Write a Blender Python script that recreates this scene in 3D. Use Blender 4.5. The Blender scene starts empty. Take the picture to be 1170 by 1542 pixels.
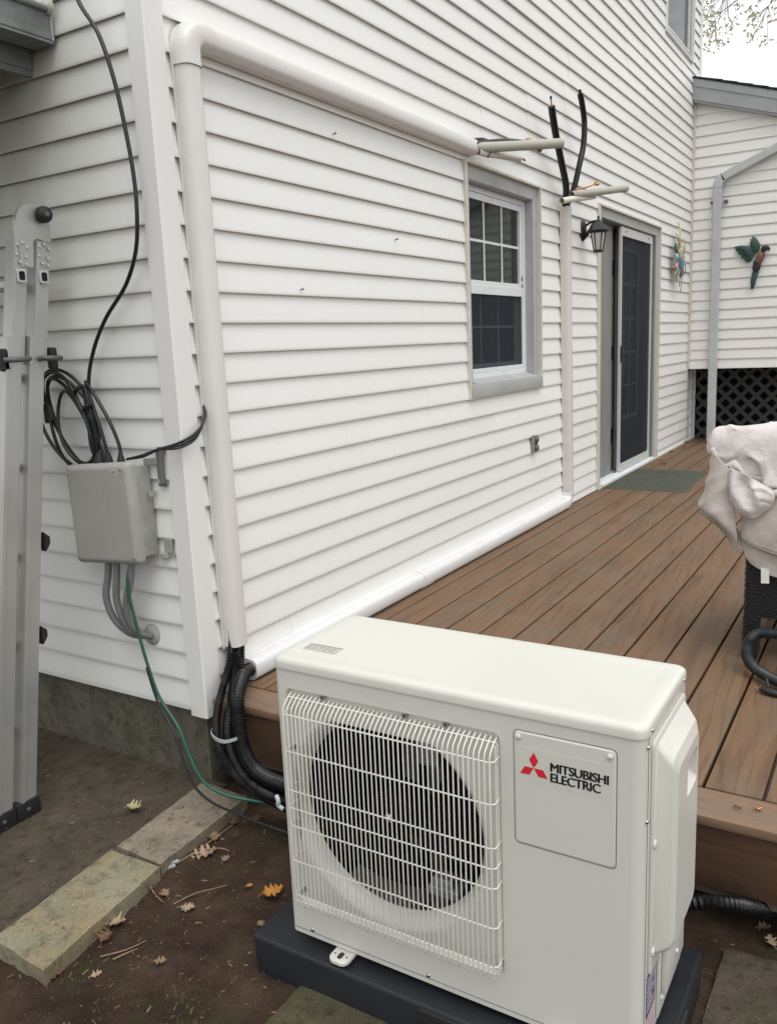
import bpy, bmesh, math, random
from mathutils import Vector, Matrix, noise
random.seed(7)
R = math.radians
scene = bpy.context.scene
col = scene.collection

# ------------------------------------------------------------------ camera
yaw, pit, rol = 0.5520079801589498, -0.19603088795345944, -0.04381345156860038
fw = Vector((-math.sin(yaw)*math.cos(pit), math.cos(yaw)*math.cos(pit), math.sin(pit)))
rt = Vector((math.cos(yaw), math.sin(yaw), 0)); up = rt.cross(fw)
r2 = rt*math.cos(rol) + up*math.sin(rol); u2 = -rt*math.sin(rol) + up*math.cos(rol)
cam = bpy.data.objects.new('camera', bpy.data.cameras.new('camera')); col.objects.link(cam)
M = Matrix((r2, u2, -fw)).transposed().to_4x4(); M.translation = Vector((2.01304, -1.99364, 1.5065)); cam.matrix_world = M
cam.data.sensor_fit = 'HORIZONTAL'; cam.data.sensor_width = 36; cam.data.lens = 36*1266.09/1170
cam.data.clip_start = 0.05; cam.data.clip_end = 500
scene.camera = cam

# ------------------------------------------------------------------ sky, sun, exposure (overcast)
sun_dir = Vector((0.30, -0.22, 1.0)).normalized()      # towards the sun
w = bpy.data.worlds.new('World'); scene.world = w; w.use_nodes = True
nt = w.node_tree; nt.nodes.clear()
sky = nt.nodes.new('ShaderNodeTexSky'); sky.sky_type = 'NISHITA'; sky.sun_disc = False
sky.sun_elevation = math.asin(sun_dir.z); sky.sun_rotation = math.atan2(sun_dir.x, sun_dir.y); sky.dust_density = 5
hsv = nt.nodes.new('ShaderNodeHueSaturation'); hsv.inputs['Saturation'].default_value = 0.12
bg1 = nt.nodes.new('ShaderNodeBackground'); bg1.inputs['Strength'].default_value = 0.07
bg2 = nt.nodes.new('ShaderNodeBackground'); bg2.inputs['Color'].default_value = (0.965, 0.985, 1, 1); bg2.inputs['Strength'].default_value = 0.78
ad = nt.nodes.new('ShaderNodeAddShader'); wo = nt.nodes.new('ShaderNodeOutputWorld')
nt.links.new(sky.outputs[0], hsv.inputs['Color']); nt.links.new(hsv.outputs[0], bg1.inputs['Color'])
nt.links.new(bg1.outputs[0], ad.inputs[0]); nt.links.new(bg2.outputs[0], ad.inputs[1]); nt.links.new(ad.outputs[0], wo.inputs['Surface'])
sl = bpy.data.lights.new('sun', 'SUN'); sl.energy = 0.9; sl.angle = R(50); sl.color = (1, 0.97, 0.93)
so = bpy.data.objects.new('sun', sl); col.objects.link(so); so.rotation_euler = sun_dir.to_track_quat('Z', 'Y').to_euler(); so.location = (5, -5, 10)
scene.view_settings.view_transform = 'Standard'; scene.view_settings.look = 'None'
scene.view_settings.gamma = 1; scene.view_settings.use_curve_mapping = False
scene.view_settings.exposure = 0.22

# ------------------------------------------------------------------ materials
def rgb(h):
    v = [int(h[i:i+2], 16)/255 for i in (0, 2, 4)]
    return tuple(((c/12.92) if c < .04045 else ((c+.055)/1.055)**2.4) for c in v)
class NT:
    def __init__(s, name):
        s.m = bpy.data.materials.new(name); s.m.use_nodes = True; s.t = s.m.node_tree
        s.b = s.t.nodes['Principled BSDF']; s.out = s.t.nodes['Material Output']
    def n(s, typ, **k):
        nd = s.t.nodes.new('ShaderNode'+typ)
        for a, v in k.items(): setattr(nd, a, v)
        return nd
    def l(s, a, b): s.t.links.new(a, b)
    def coords(s, scale=(1, 1, 1), rnd=False, kind='Object'):
        tc = s.n('TexCoord'); mp = s.n('Mapping'); mp.inputs['Scale'].default_value = scale
        if rnd:
            oi = s.n('ObjectInfo'); mu = s.n('VectorMath', operation='SCALE'); mu.inputs['Scale'].default_value = 37.0
            cb = s.n('CombineXYZ'); s.l(oi.outputs['Random'], cb.inputs[0]); s.l(oi.outputs['Random'], cb.inputs[1]); s.l(oi.outputs['Random'], cb.inputs[2])
            s.l(cb.outputs[0], mu.inputs[0]); s.l(mu.outputs[0], mp.inputs['Location'])
        if kind == 'World':
            g = s.n('NewGeometry'); s.l(g.outputs['Position'], mp.inputs['Vector'])
        else: s.l(tc.outputs[kind], mp.inputs['Vector'])
        return mp.outputs[0]
    def noise(s, vec, scale, detail=4, rough=.55, dist=0):
        nd = s.n('TexNoise'); nd.inputs['Scale'].default_value = scale; nd.inputs['Detail'].default_value = detail
        nd.inputs['Roughness'].default_value = rough; nd.inputs['Distortion'].default_value = dist
        s.l(vec, nd.inputs['Vector']); return nd.outputs['Fac']
    def ramp(s, fac, stops):
        nd = s.n('ValToRGB'); e = nd.color_ramp.elements
        while len(e) < len(stops): e.new(.5)
        for el, (p, c) in zip(e, stops):
            el.position = p; el.color = (*(c if isinstance(c, tuple) else (c, c, c)), 1)
        s.l(fac, nd.inputs[0]); return nd.outputs[0]
    def mix(s, a, b, fac, mode='MIX'):
        nd = s.n('Mix', data_type='RGBA', blend_type=mode)
        for sk, v in ((nd.inputs['Factor'], fac), (nd.inputs['A'], a), (nd.inputs['B'], b)):
            if hasattr(v, 'is_linked'): s.l(v, sk)
            else: sk.default_value = v if not isinstance(v, tuple) else (*v, 1)
        return nd.outputs['Result']
    def bump(s, h, strength=.2, dist=.002, prev=None):
        nd = s.n('Bump'); nd.inputs['Strength'].default_value = strength; nd.inputs['Distance'].default_value = dist
        s.l(h, nd.inputs['Height'])
        if prev: s.l(prev, nd.inputs['Normal'])
        s.l(nd.outputs[0], s.b.inputs['Normal']); return nd.outputs[0]
    def col(s, c):
        if hasattr(c, 'is_linked'): s.l(c, s.b.inputs['Base Color'])
        else: s.b.inputs['Base Color'].default_value = (*c, 1)
    def set(s, rough=.5, metal=0, spec=.5):
        s.b.inputs['Roughness'].default_value = rough; s.b.inputs['Metallic'].default_value = metal
        s.b.inputs['Specular IOR Level'].default_value = spec; return s

def simple(name, c, rough=.5, metal=0, spec=.5, var=.12, scale=30, bump=.1, dirt=0, bscale=None, bdist=.001):
    k = NT(name).set(rough, metal, spec)
    v = k.coords(kind='World')
    n1 = k.noise(v, scale, 5)
    lo = tuple(x*(1-var) for x in c); hi = tuple(min(1, x*(1+var)) for x in c)
    cc = k.ramp(n1, [(.3, lo), (.7, hi)])
    if dirt:
        n2 = k.noise(v, 6, 8, .7)
        cc = k.mix(cc, tuple(x*.45 for x in (c[0], c[1]*.95, c[2]*.85)), k.ramp(n2, [(.52, 0.0), (.75, dirt)]))
    k.col(cc)
    if bump: k.bump(k.noise(v, bscale or scale*8, 3), bump, bdist)
    return k.m

def vinyl(name, c, grime=0.0, grime_x=None):
    k = NT(name).set(.42, 0, .4)
    v = k.coords(kind='World')
    big = k.noise(v, 1.3, 5); cc = k.ramp(big, [(.3, tuple(x*.965 for x in c)), (.7, c)])
    vs = k.coords((9, 9, 1.4), kind='World')                      # faint run-down streaks
    st = k.noise(vs, 3, 6, .65)
    cc = k.mix(cc, (c[0]*.80, c[1]*.79, c[2]*.74), k.ramp(st, [(.56, 0.0), (.8, .28)]))
    fine = k.noise(v, 90, 2); cc = k.mix(cc, (.25, .23, .2), k.ramp(fine, [(.74, 0.0), (.80, .35)]))
    oi = k.n('ObjectInfo'); cc = k.mix(cc, tuple(x*.93 for x in c), k.ramp(oi.outputs['Random'], [(0, 0.0), (1, .5)]))
    if grime:
        g = k.n('NewGeometry'); sx = k.n('SeparateXYZ'); k.l(g.outputs['Position'], sx.inputs[0])
        mr = k.n('MapRange'); mr.inputs['From Min'].default_value = -.12; mr.inputs['From Max'].default_value = -.62; k.l(sx.outputs[0], mr.inputs[0])
        mz = k.n('MapRange'); mz.inputs['From Min'].default_value = 1.2; mz.inputs['From Max'].default_value = 2.3; k.l(sx.outputs[2], mz.inputs[0])
        nn = k.noise(k.coords((2.5, 2.5, 1), kind='World'), 2, 6, .6)
        mu = k.n('Math', operation='MULTIPLY'); k.l(mr.outputs[0], mu.inputs[0]); k.l(mz.outputs[0], mu.inputs[1])
        m2 = k.n('Math', operation='MULTIPLY'); k.l(mu.outputs[0], m2.inputs[0]); k.l(k.ramp(nn, [(.25, .45), (.65, 1.0)]), m2.inputs[1])
        m3 = k.n('Math', operation='MULTIPLY'); k.l(m2.outputs[0], m3.inputs[0]); m3.inputs[1].default_value = grime
        cc = k.mix(cc, (.24, .26, .17), m3.outputs[0])
    k.col(cc)
    k.bump(k.noise(k.coords((40, 6, 90), kind='World'), 3, 3), .08, .0006)
    return k.m

def composite(name, base, grey, axis=1):
    k = NT(name).set(.62, 0, .3)
    sc = (1, .06, 1) if axis == 1 else (.06, 1, 1)
    v = k.coords(sc, rnd=True)
    streak = k.noise(v, 26, 5, .6, .3)
    cc = k.ramp(streak, [(.30, tuple(x*.62 for x in base)), (.48, base), (.72, tuple(x*1.12 for x in grey))])
    wide = k.noise(k.coords((1, .22, 1) if axis == 1 else (.22, 1, 1), rnd=True), 11, 3)
    cc = k.mix(cc, tuple(x*.92 for x in grey), k.ramp(wide, [(.48, 0.0), (.72, .75)]))
    # cathedral grain: stretched, distorted bands
    wv = k.n('TexWave', wave_type='RINGS', rings_direction='Z'); wv.inputs['Scale'].default_value = 7; wv.inputs['Distortion'].default_value = 7
    wv.inputs['Detail'].default_value = 3; wv.inputs['Detail Scale'].default_value = 1.2
    k.l(k.coords((1.6, .16, 1) if axis == 1 else (.16, 1.6, 1), rnd=True), wv.inputs['Vector'])
    grain = k.ramp(wv.outputs['Fac'], [(.0, 1.0), (.10, .25), (.22, 0.0)])
    gm = k.ramp(k.noise(k.coords(kind='World'), 2.2, 3), [(.42, .05), (.62, .55)])
    gg = k.n('Math', operation='MULTIPLY'); k.l(grain, gg.inputs[0]); k.l(gm, gg.inputs[1])
    cc = k.mix(cc, tuple(x*.45 for x in base), gg.outputs[0])
    fine = k.noise(k.coords((1, .03, 1) if axis == 1 else (.03, 1, 1), rnd=True), 190, 3, .6)
    cc = k.mix(cc, tuple(x*.5 for x in base), k.ramp(fine, [(.52, 0.0), (.75, .45)]))
    dust = k.noise(k.coords(kind='World'), 3, 6); cc = k.mix(cc, (.22, .19, .16), k.ramp(dust, [(.5, 0.0), (.8, .25)]))
    k.col(cc); k.l(k.ramp(streak, [(.3, .5), (.7, .72)]), k.b.inputs['Roughness'])
    b1 = k.bump(fine, .35, .0012); k.bump(grain, .25, -.001, b1)
    return k.m

WHITE = (.80, .795, .77)
MT = {}
MT['siding'] = vinyl('white_vinyl', (.83, .825, .80))
MT['siding_left'] = vinyl('white_vinyl_weathered', (.80, .805, .775), .75)
MT['siding_ext'] = vinyl('cream_vinyl', (.81, .805, .765))
MT['trim_white'] = vinyl('white_vinyl_trim', (.80, .80, .775))
MT['jchan'] = simple('ivory_channel', (.62, .59, .53), .45, var=.08, dirt=.35)
MT['sheath'] = simple('sheathing', (.12, .10, .08), .9)
MT['duct'] = simple('ivory_duct_plastic', (.70, .68, .655), .3, spec=.5, var=.03, scale=4, bump=.03, dirt=.08)
MT['duct2'] = simple('white_duct_plastic', (.72, .715, .71), .3, spec=.5, var=.03, scale=4, bump=.03, dirt=.06)
MT['duct3'] = simple('cream_duct_plastic', (.63, .61, .57), .32, spec=.5, var=.03, scale=4, bump=.03, dirt=.1)
MT['capping'] = simple('grey_aluminium_capping', (.41, .415, .405), .45, 0, .4, .06, 5, .05, .35)
MT['capping_dk'] = simple('weathered_grey_frame', (.23, .235, .225), .55, 0, .4, .1, 8, .05, .35)
MT['sash'] = simple('white_sash', (.72, .75, .76), .35, var=.03, dirt=.12)
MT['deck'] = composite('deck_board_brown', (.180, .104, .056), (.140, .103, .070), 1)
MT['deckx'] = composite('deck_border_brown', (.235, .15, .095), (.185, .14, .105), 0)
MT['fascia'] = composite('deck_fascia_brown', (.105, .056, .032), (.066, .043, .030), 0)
MT['ac'] = simple('ivory_painted_steel', (.605, .597, .540), .33, 0, .5, .02, 3, .05, .10, 500, .0004)
MT['grille'] = simple('ivory_coated_wire', (.72, .705, .645), .35, 0, .5, .04, 8, .05, .15)
MT['fan'] = simple('shade_dark_fan_plastic', (.004, .004, .005), .75, 0, .15)  # near black: shade inside the casing is put into the fan colour
MT['motor'] = simple('motor_metal', (.38, .39, .40), .4, .5)
MT['screw'] = simple('zinc_screw', (.45, .45, .45), .3, 1)
MT['red'] = simple('red_print', (.62, .02, .035), .4, bump=0, var=.02)
MT['black_print'] = simple('black_print', (.012, .012, .016), .4, bump=0)
MT['labelw'] = simple('pale_sticker', (.60, .59, .53), .35, bump=0, var=.01)
MT['labelb'] = simple('blue_sticker', (.10, .12, .22), .3, bump=0, var=.6, scale=60)
MT['labelp'] = simple('pink_sticker', (.62, .48, .50), .3, bump=0, var=.05)
MT['pad'] = simple('black_pad_plastic', (.014, .017, .022), .5, 0, .5, .15, 12, .3, 0, 300, .002)
MT['blackhose'] = simple('black_vinyl_wrap', (.008, .008, .009), .30, 0, .35, .3, 20, .5, 0, 150, .002)
MT['cable'] = simple('black_cable', (.009, .010, .013), .35)
MT['rubber'] = simple('black_rubber', (.014, .014, .014), .6)
MT['ribhose'] = simple('black_ribbed_plastic', (.016, .02, .022), .42)
MT['green'] = simple('green_wire', (.015, .085, .055), .35)
MT['greyconduit'] = simple('grey_conduit', (.16, .165, .165), .45)
MT['boxgrey'] = simple('grey_utility_plastic', (.36, .345, .32), .5, 0, .4, .05, 9, .1, .12)
MT['boxside'] = simple('grey_utility_side', (.33, .33, .305), .6, 0, .4, .15, 14, .1, .5)
MT['alu'] = simple('brushed_aluminium', (.50, .505, .485), .36, .6, .5, .1, 6, .15, .2)
MT['alu_dk'] = simple('grey_steel_pin', (.12, .12, .12), .55, .3)
MT['foam'] = simple('beige_foam_insulation', (.42, .41, .35), .85, var=.05, dirt=.15)
MT['foamw'] = simple('white_foam_insulation', (.68, .67, .62), .8, var=.05, dirt=.15)
MT['hole'] = simple('dark_inside', (.03, .028, .025), .9)
MT['copper'] = simple('copper', (.55, .22, .12), .35, .9)
MT['brass'] = simple('brass', (.55, .38, .13), .35, .9)
MT['iron'] = simple('black_lantern_metal', (.005, .006, .008), .5)
MT['mat'] = simple('green_door_mat', (.088, .096, .076), .95, 0, .1, .25, 60, .8, .3, 400, .004)
MT['lattice'] = simple('dark_grey_lattice', (.045, .046, .05), .7, var=.2)
MT['hemm'] = simple('soiled_hem', (.30, .26, .21), .9)
MT['dark'] = simple('dark_void', (.006, .006, .007), .95, bump=0)
MT['galv'] = simple('grey_painted_gutter', (.46, .485, .48), .45, 0, .4, .07, 5, .05, .2)
MT['gutterold'] = simple('weathered_gutter', (.20, .215, .21), .6, .1, .4, .25, 9, .2, .7)
MT['shingle'] = simple('dark_shingle', (.03, .03, .034), .9, var=.4, scale=60, bump=.6)
MT['rake'] = simple('grey_rake_capping', (.335, .35, .355), .5, 0, .4, .06, 4, .05, .2)
MT['tag'] = simple('white_tag', (.68, .68, .64), .6, var=.1)
MT['ziptie'] = simple('grey_zip_tie', (.42, .45, .47), .4)
MT['wicker'] = simple('black_wicker', (.020, .019, .021), .33, var=.3, scale=90)
MT['bark'] = simple('bark', (.20, .17, .14), .9, var=.3, bump=.8)
MT['twig'] = simple('dry_twig', (.22, .15, .09), .85, var=.3)
MT['straw'] = simple('dry_straw', (.22, .155, .09), .85, var=.35, scale=80)

def glassy(name, c, rough, spec=.5):
    k = NT(name).set(rough, 0, spec); k.col(c); v = k.coords(kind='World'); k.bump(k.noise(v, 2.5, 2), .04, .01); return k.m
MT['glass'] = glassy('dark_window_glass', (.012, .020, .017), .05, .28)
MT['glass2'] = glassy('grey_window_glass', (.016, .022, .032), .12, .35)
def screenm(name, c, op):
    k = NT(name).set(.75, 0, .2); k.col(c)
    tr = k.n('BsdfTransparent'); mx = k.n('MixShader'); mx.inputs[0].default_value = op
    k.l(tr.outputs[0], mx.inputs[1]); k.l(k.b.outputs[0], mx.inputs[2]); k.l(mx.outputs[0], k.out.inputs['Surface']); return k.m
MT['screen'] = screenm('insect_screen', (.030, .036, .048), .5)
MT['lampglass'] = screenm('lantern_glass', (.72, .70, .64), .6)
k = NT('door_paint').set(.4); k.col((.10, .105, .115)); MT['doorgrey'] = k.m
MT['screen_door_frame'] = simple('dull_door_frame', (.56, .565, .545), .4, var=.04, dirt=.2)

# ground
k = NT('damp_soil').set(.92, 0, .2); v = k.coords(kind='World')
a = k.noise(v, 5, 10, .7); cc = k.ramp(a, [(.28, (.024, .015, .010)), (.5, (.062, .038, .026)), (.72, (.120, .080, .053))])
moss = k.noise(v, 3.1, 9, .75); cc = k.mix(cc, (.042, .050, .016), k.ramp(moss, [(.54, 0.0), (.66, .7)]))
sp = k.n('TexVoronoi'); sp.inputs['Scale'].default_value = 90; k.l(v, sp.inputs['Vector'])
cc = k.mix(cc, (.20, .15, .10), k.ramp(sp.outputs['Distance'], [(.0, .6), (.13, .3), (.2, 0.0)]))
f = k.noise(v, 160, 6, .7); cc = k.mix(cc, (.020, .013, .009), k.ramp(f, [(.5, 0.0), (.7, .5)]))
k.col(cc); b = k.bump(a, .8, .02); k.bump(f, .9, .006, b); MT['soil'] = k.m
def concrete(name, base, dark, moss, mossamt, warm=None):
    k = NT(name).set(.88, 0, .25); v = k.coords(kind='World')
    a = k.noise(v, 4, 9, .7); cc = k.ramp(a, [(.3, dark), (.65, base)])
    if warm: cc = k.mix(cc, warm, k.ramp(k.noise(v, 7, 4), [(.45, 0.0), (.65, .8)]))
    m = k.noise(v, 6.5, 10, .75); cc = k.mix(cc, moss, k.ramp(m, [(.48, 0.0), (.68, mossamt)]))
    f = k.noise(v, 130, 5, .75); cc = k.mix(cc, tuple(x*.3 for x in dark), k.ramp(f, [(.55, 0.0), (.7, .75)]))
    g = k.noise(v, 210, 3, .6); cc = k.mix(cc, tuple(min(1, x*1.9) for x in base), k.ramp(g, [(.62, 0.0), (.72, .5)]))
    h = k.n('TexVoronoi'); h.inputs['Scale'].default_value = 75; k.l(v, h.inputs['Vector'])
    cc = k.mix(cc, tuple(min(1, x*2.2) for x in base), k.ramp(h.outputs['Distance'], [(.0, .75), (.10, .4), (.17, 0.0)]))
    q = k.noise(v, 24, 8, .75); cc = k.mix(cc, tuple(x*.45 for x in dark), k.ramp(q, [(.5, 0.0), (.66, .75)]))
    k.col(cc); b = k.bump(f, .8, .004); k.bump(a, .4, .01, b); return k.m
MT['walk'] = concrete('worn_concrete_walk', (.110, .088, .067), (.050, .038, .027), (.055, .056, .028), .7)
MT['found'] = concrete('mossy_foundation', (.165, .150, .118), (.085, .077, .056), (.045, .050, .022), .6)
MT['paver_grey'] = concrete('grey_paver', (.29, .245, .19), (.19, .155, .115), (.12, .11, .07), .4)
MT['paver_moss'] = concrete('mossy_paver', (.285, .262, .185), (.185, .175, .115), (.15, .16, .085), .5, (.30, .22, .125))
MT['paver_dirty'] = concrete('buried_paver', (.11, .095, .06), (.06, .05, .03), (.055, .06, .02), .9)
def treeleaf(name, c):
    k = NT(name).set(.7, 0, .2); k.col(c); t_ = k.n('BsdfTranslucent'); t_.inputs['Color'].default_value = (*[min(1, x*1.6) for x in c], 1)
    mx = k.n('MixShader'); mx.inputs[0].default_value = .55; k.l(k.b.outputs[0], mx.inputs[1]); k.l(t_.outputs[0], mx.inputs[2]); k.l(mx.outputs[0], k.out.inputs['Surface']); return k.m
MT['tree_leaf'] = treeleaf('tree_leaf_green', (.36, .42, .26)); MT['tree_leaf_dry'] = treeleaf('tree_leaf_dry', (.50, .38, .30))
def leafm(name, c):
    k = NT(name).set(.75, 0, .2); v = k.coords(rnd=True)
    k.col(k.ramp(k.noise(v, 45, 5, .6), [(.3, tuple(x*.55 for x in c)), (.65, c)])); k.bump(k.noise(v, 90, 3), .5, .002); return k.m
MT['leaf_pale'] = leafm('pale_dead_leaf', (.42, .31, .21)); MT['leaf_tan'] = leafm('tan_dead_leaf', (.30, .20, .125))
MT['leaf_orange'] = leafm('orange_leaf', (.55, .25, .055)); MT['leaf_brown'] = leafm('brown_dead_leaf', (.17, .095, .06))
MT['leaf_green'] = leafm('green_leaf', (.22, .26, .13)); MT['grass'] = leafm('grass_blade', (.07, .11, .03)); MT['leaf_yel'] = leafm('yellow_dead_leaf', (.42, .38, .20))
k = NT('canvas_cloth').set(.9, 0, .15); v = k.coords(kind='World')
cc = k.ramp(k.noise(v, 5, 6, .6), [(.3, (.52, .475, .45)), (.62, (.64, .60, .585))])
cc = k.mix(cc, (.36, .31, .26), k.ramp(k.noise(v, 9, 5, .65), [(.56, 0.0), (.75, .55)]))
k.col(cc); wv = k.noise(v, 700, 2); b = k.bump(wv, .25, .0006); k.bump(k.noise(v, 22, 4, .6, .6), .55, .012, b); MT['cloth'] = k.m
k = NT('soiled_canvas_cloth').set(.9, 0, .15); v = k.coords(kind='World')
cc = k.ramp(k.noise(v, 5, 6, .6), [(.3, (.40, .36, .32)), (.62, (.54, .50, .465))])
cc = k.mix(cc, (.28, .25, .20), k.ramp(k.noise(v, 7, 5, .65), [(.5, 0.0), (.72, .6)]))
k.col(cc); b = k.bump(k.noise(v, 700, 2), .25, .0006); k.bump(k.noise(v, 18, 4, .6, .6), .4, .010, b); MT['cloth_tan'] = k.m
def paint(name, c): return simple(name, c, .5, .2, .5, .3, 40, .3, .3)
ORN = {n: paint('ornament_'+n, c) for n, c in dict(sand=(.52, .42, .30), blue=(.09, .20, .31), teal=(.25, .42, .42), green=(.10, .15, .11), yellow=(.55, .55, .28), rust=(.42, .20, .11), slate=(.25, .31, .37), pink=(.50, .36, .33)).items()}
MT['bird_green'] = paint('bird_green', (.030, .075, .058)); MT['bird_red'] = paint('bird_red', (.20, .085, .06)); MT['bird_dark'] = paint('bird_dark', (.02, .025, .035))

# ------------------------------------------------------------------ mesh helpers
class MB:
    def __init__(s): s.v = []; s.f = []
    def add(s, vs, fs):
        o = len(s.v); s.v += [tuple(v) for v in vs]; s.f += [tuple(i+o for i in f) for f in fs]; return s
    def box(s, x0, x1, y0, y1, z0, z1, b=0):
        if b <= 0:
            vs = [(x, y, z) for z in (z0, z1) for y in (y0, y1) for x in (x0, x1)]
            return s.add(vs, [(0, 2, 3, 1), (4, 5, 7, 6), (0, 1, 5, 4), (2, 6, 7, 3), (0, 4, 6, 2), (1, 3, 7, 5)])
        bm = bmesh.new(); bmesh.ops.create_cube(bm, size=1)
        for q in bm.verts: q.co = Vector(((x0+x1)/2+q.co.x*(x1-x0), (y0+y1)/2+q.co.y*(y1-y0), (z0+z1)/2+q.co.z*(z1-z0)))
        bmesh.ops.bevel(bm, geom=bm.edges[:], offset=b, segments=2, affect='EDGES', profile=.6)
        bm.verts.index_update(); s.add([q.co[:] for q in bm.verts], [[q.index for q in f.verts] for f in bm.faces]); bm.free(); return s
    def prism(s, pts, ax, a, b):
        """polygon (2-D, in the two other axes in order) extruded along axis ax from a to b"""
        def P(p, t):
            l = list(p); l.insert(ax, t); return tuple(l)
        n = len(pts); vs = [P(p, a) for p in pts]+[P(p, b) for p in pts]
        return s.add(vs, [tuple(range(n))[::-1], tuple(range(n, 2*n))]+[(i, (i+1) % n, n+(i+1) % n, n+i) for i in range(n)])
    def tube(s, pts, r, seg=10, cap=True, sub=0, corr=None):
        P = [Vector(p) for p in pts]
        if sub: P = spline(P, sub)
        if corr:                                     # resample evenly at pitch/2 for ribs
            P = resample(P, corr[0]/2)
        n = len(P); T = [(P[min(i+1, n-1)]-P[max(i-1, 0)]).normalized() for i in range(n)]
        u = T[0].orthogonal().normalized(); o = len(s.v)
        for i in range(n):
            u = (u-T[i]*u.dot(T[i])).normalized(); w_ = T[i].cross(u)
            rr = r(i/(n-1)) if callable(r) else r
            if corr: rr += corr[1]*(1 if i % 2 else -1)*(.75+.5*noise.noise(P[i]*30))
            for j in range(seg):
                a = 2*math.pi*j/seg; s.v.append(tuple(P[i]+(u*math.cos(a)+w_*math.sin(a))*rr))
        for i in range(n-1):
            for j in range(seg):
                s.f.append((o+i*seg+j, o+i*seg+(j+1) % seg, o+(i+1)*seg+(j+1) % seg, o+(i+1)*seg+j))
        if cap: s.f.append(tuple(o+j for j in range(seg))[::-1]); s.f.append(tuple(o+(n-1)*seg+j for j in range(seg)))
        return s
    def lathe(s, prof, c, axis=(0, 0, 1), seg=24):
        """prof: list of (radius, height)"""
        A = Vector(axis).normalized(); u = A.orthogonal().normalized(); w_ = A.cross(u); C = Vector(c); o = len(s.v)
        for r, h in prof:
            for j in range(seg):
                a = 2*math.pi*j/seg; s.v.append(tuple(C+A*h+(u*math.cos(a)+w_*math.sin(a))*max(r, 1e-5)))
        for i in range(len(prof)-1):
            for j in range(seg): s.f.append((o+i*seg+j, o+i*seg+(j+1) % seg, o+(i+1)*seg+(j+1) % seg, o+(i+1)*seg+j))
        return s
    def sweep(s, sec, A, B, sidevec, outvec, cap=True):
        """profile (side, out) swept straight from A to B"""
        A = Vector(A); B = Vector(B); S = Vector(sidevec); O = Vector(outvec); n = len(sec)
        vs = [tuple(A+S*a+O*b) for a, b in sec]+[tuple(B+S*a+O*b) for a, b in sec]
        fs = [(i, (i+1) % n, n+(i+1) % n, n+i) for i in range(n)]
        if cap: fs += [tuple(range(n))[::-1], tuple(range(n, 2*n))]
        return s.add(vs, fs)
    def build(s, name, mat, parent=None, smooth=None, kind=None, origin=None):
        me = bpy.data.meshes.new(name); o0 = Vector(origin) if origin is not None else None
        me.from_pydata([tuple(Vector(v)-o0) for v in s.v] if origin is not None else s.v, [], s.f); me.validate()
        bm = bmesh.new(); bm.from_mesh(me); bmesh.ops.recalc_face_normals(bm, faces=bm.faces); bm.to_mesh(me); bm.free()
        ob = bpy.data.objects.new(name, me); col.objects.link(ob)
        if origin is not None: ob.location = o0
        if mat: me.materials.append(mat if not isinstance(mat, str) else MT[mat])
        if smooth is not None:
            for p in me.polygons: p.use_smooth = True
            try: me.set_sharp_from_angle(angle=R(smooth))
            except Exception: pass
        if parent:
            ob.parent = parent
            ob.location = (o0 if o0 is not None else Vector((0, 0, 0)))-wloc(parent)
        if kind: ob['kind'] = kind
        return ob
def wloc(o):
    l = Vector(o.location)
    while o.parent: o = o.parent; l += Vector(o.location)
    return l
def spline(P, sub):
    P = [Vector(p) for p in P]; out = []
    for i in range(len(P)-1):
        p0 = P[max(i-1, 0)]; p1 = P[i]; p2 = P[i+1]; p3 = P[min(i+2, len(P)-1)]
        for k_ in range(sub):
            t = k_/sub
            out.append(.5*((2*p1)+(-p0+p2)*t+(2*p0-5*p1+4*p2-p3)*t*t+(-p0+3*p1-3*p2+p3)*t**3))
    out.append(P[-1]); return out
def resample(P, d):
    out = [P[0]]; acc = 0
    for a, b in zip(P, P[1:]):
        L = (b-a).length
        while acc+L >= d and L > 1e-9:
            t = (d-acc)/L; a = a.lerp(b, t); out.append(a); L = (b-a).length; acc = 0
        acc += L
    return out
def tag(o, label=None, cat=None, group=None, kind=None):
    if label: o['label'] = label
    if cat: o['category'] = cat
    if group: o['group'] = group
    if kind: o['kind'] = kind
    return o
def empty(name, loc, label, cat, group=None):
    o = bpy.data.objects.new(name, None); col.objects.link(o); o.location = loc; o.empty_display_size = .1
    return tag(o, label, cat, group)

# ------------------------------------------------------------------ ground and walk
def nz(x, y, s=1, seed=0): return noise.noise(Vector((x*s+seed, y*s-seed, seed*.37)))
def axis_coords(lo, hi, a, b, step):
    c = [lo, (lo*2+a)/3, (lo+a)/2, a-1.5, a-.5] + [a+i*step for i in range(int((b-a)/step)+1)] + [b+.5, b+2, (b+hi)/2, hi]
    return sorted(set(round(q, 4) for q in c))
xs = axis_coords(-60, 80, -1.2, 2.4, .02); ys = axis_coords(-60, 90, -1.4, .4, .02)
g = MB(); nx = len(xs)
for y in ys:
    for x in xs:
        z = 0
        if -1.2 <= x <= 2.4 and -1.4 <= y <= .4:
            z = .012*nz(x, y, 4)+.008*nz(x, y, 13, 3)+.008*nz(x, y, 34, 5)+.005*nz(x, y, 71, 8)-.004
            if x < .05: z = min(z, .0)-.02
            # the soil heaps a little against the pavers
            if .05 < x < .45 and y < -.05: z += .008
        g.v.append((x, y, z))
for j in range(len(ys)-1):
    for i in range(nx-1):
        a = j*nx+i; g.f.append((a, a+1, a+nx+1, a+nx))
tag(g.build('ground', 'soil', smooth=180), kind='structure')
g = MB(); N = 90
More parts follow.
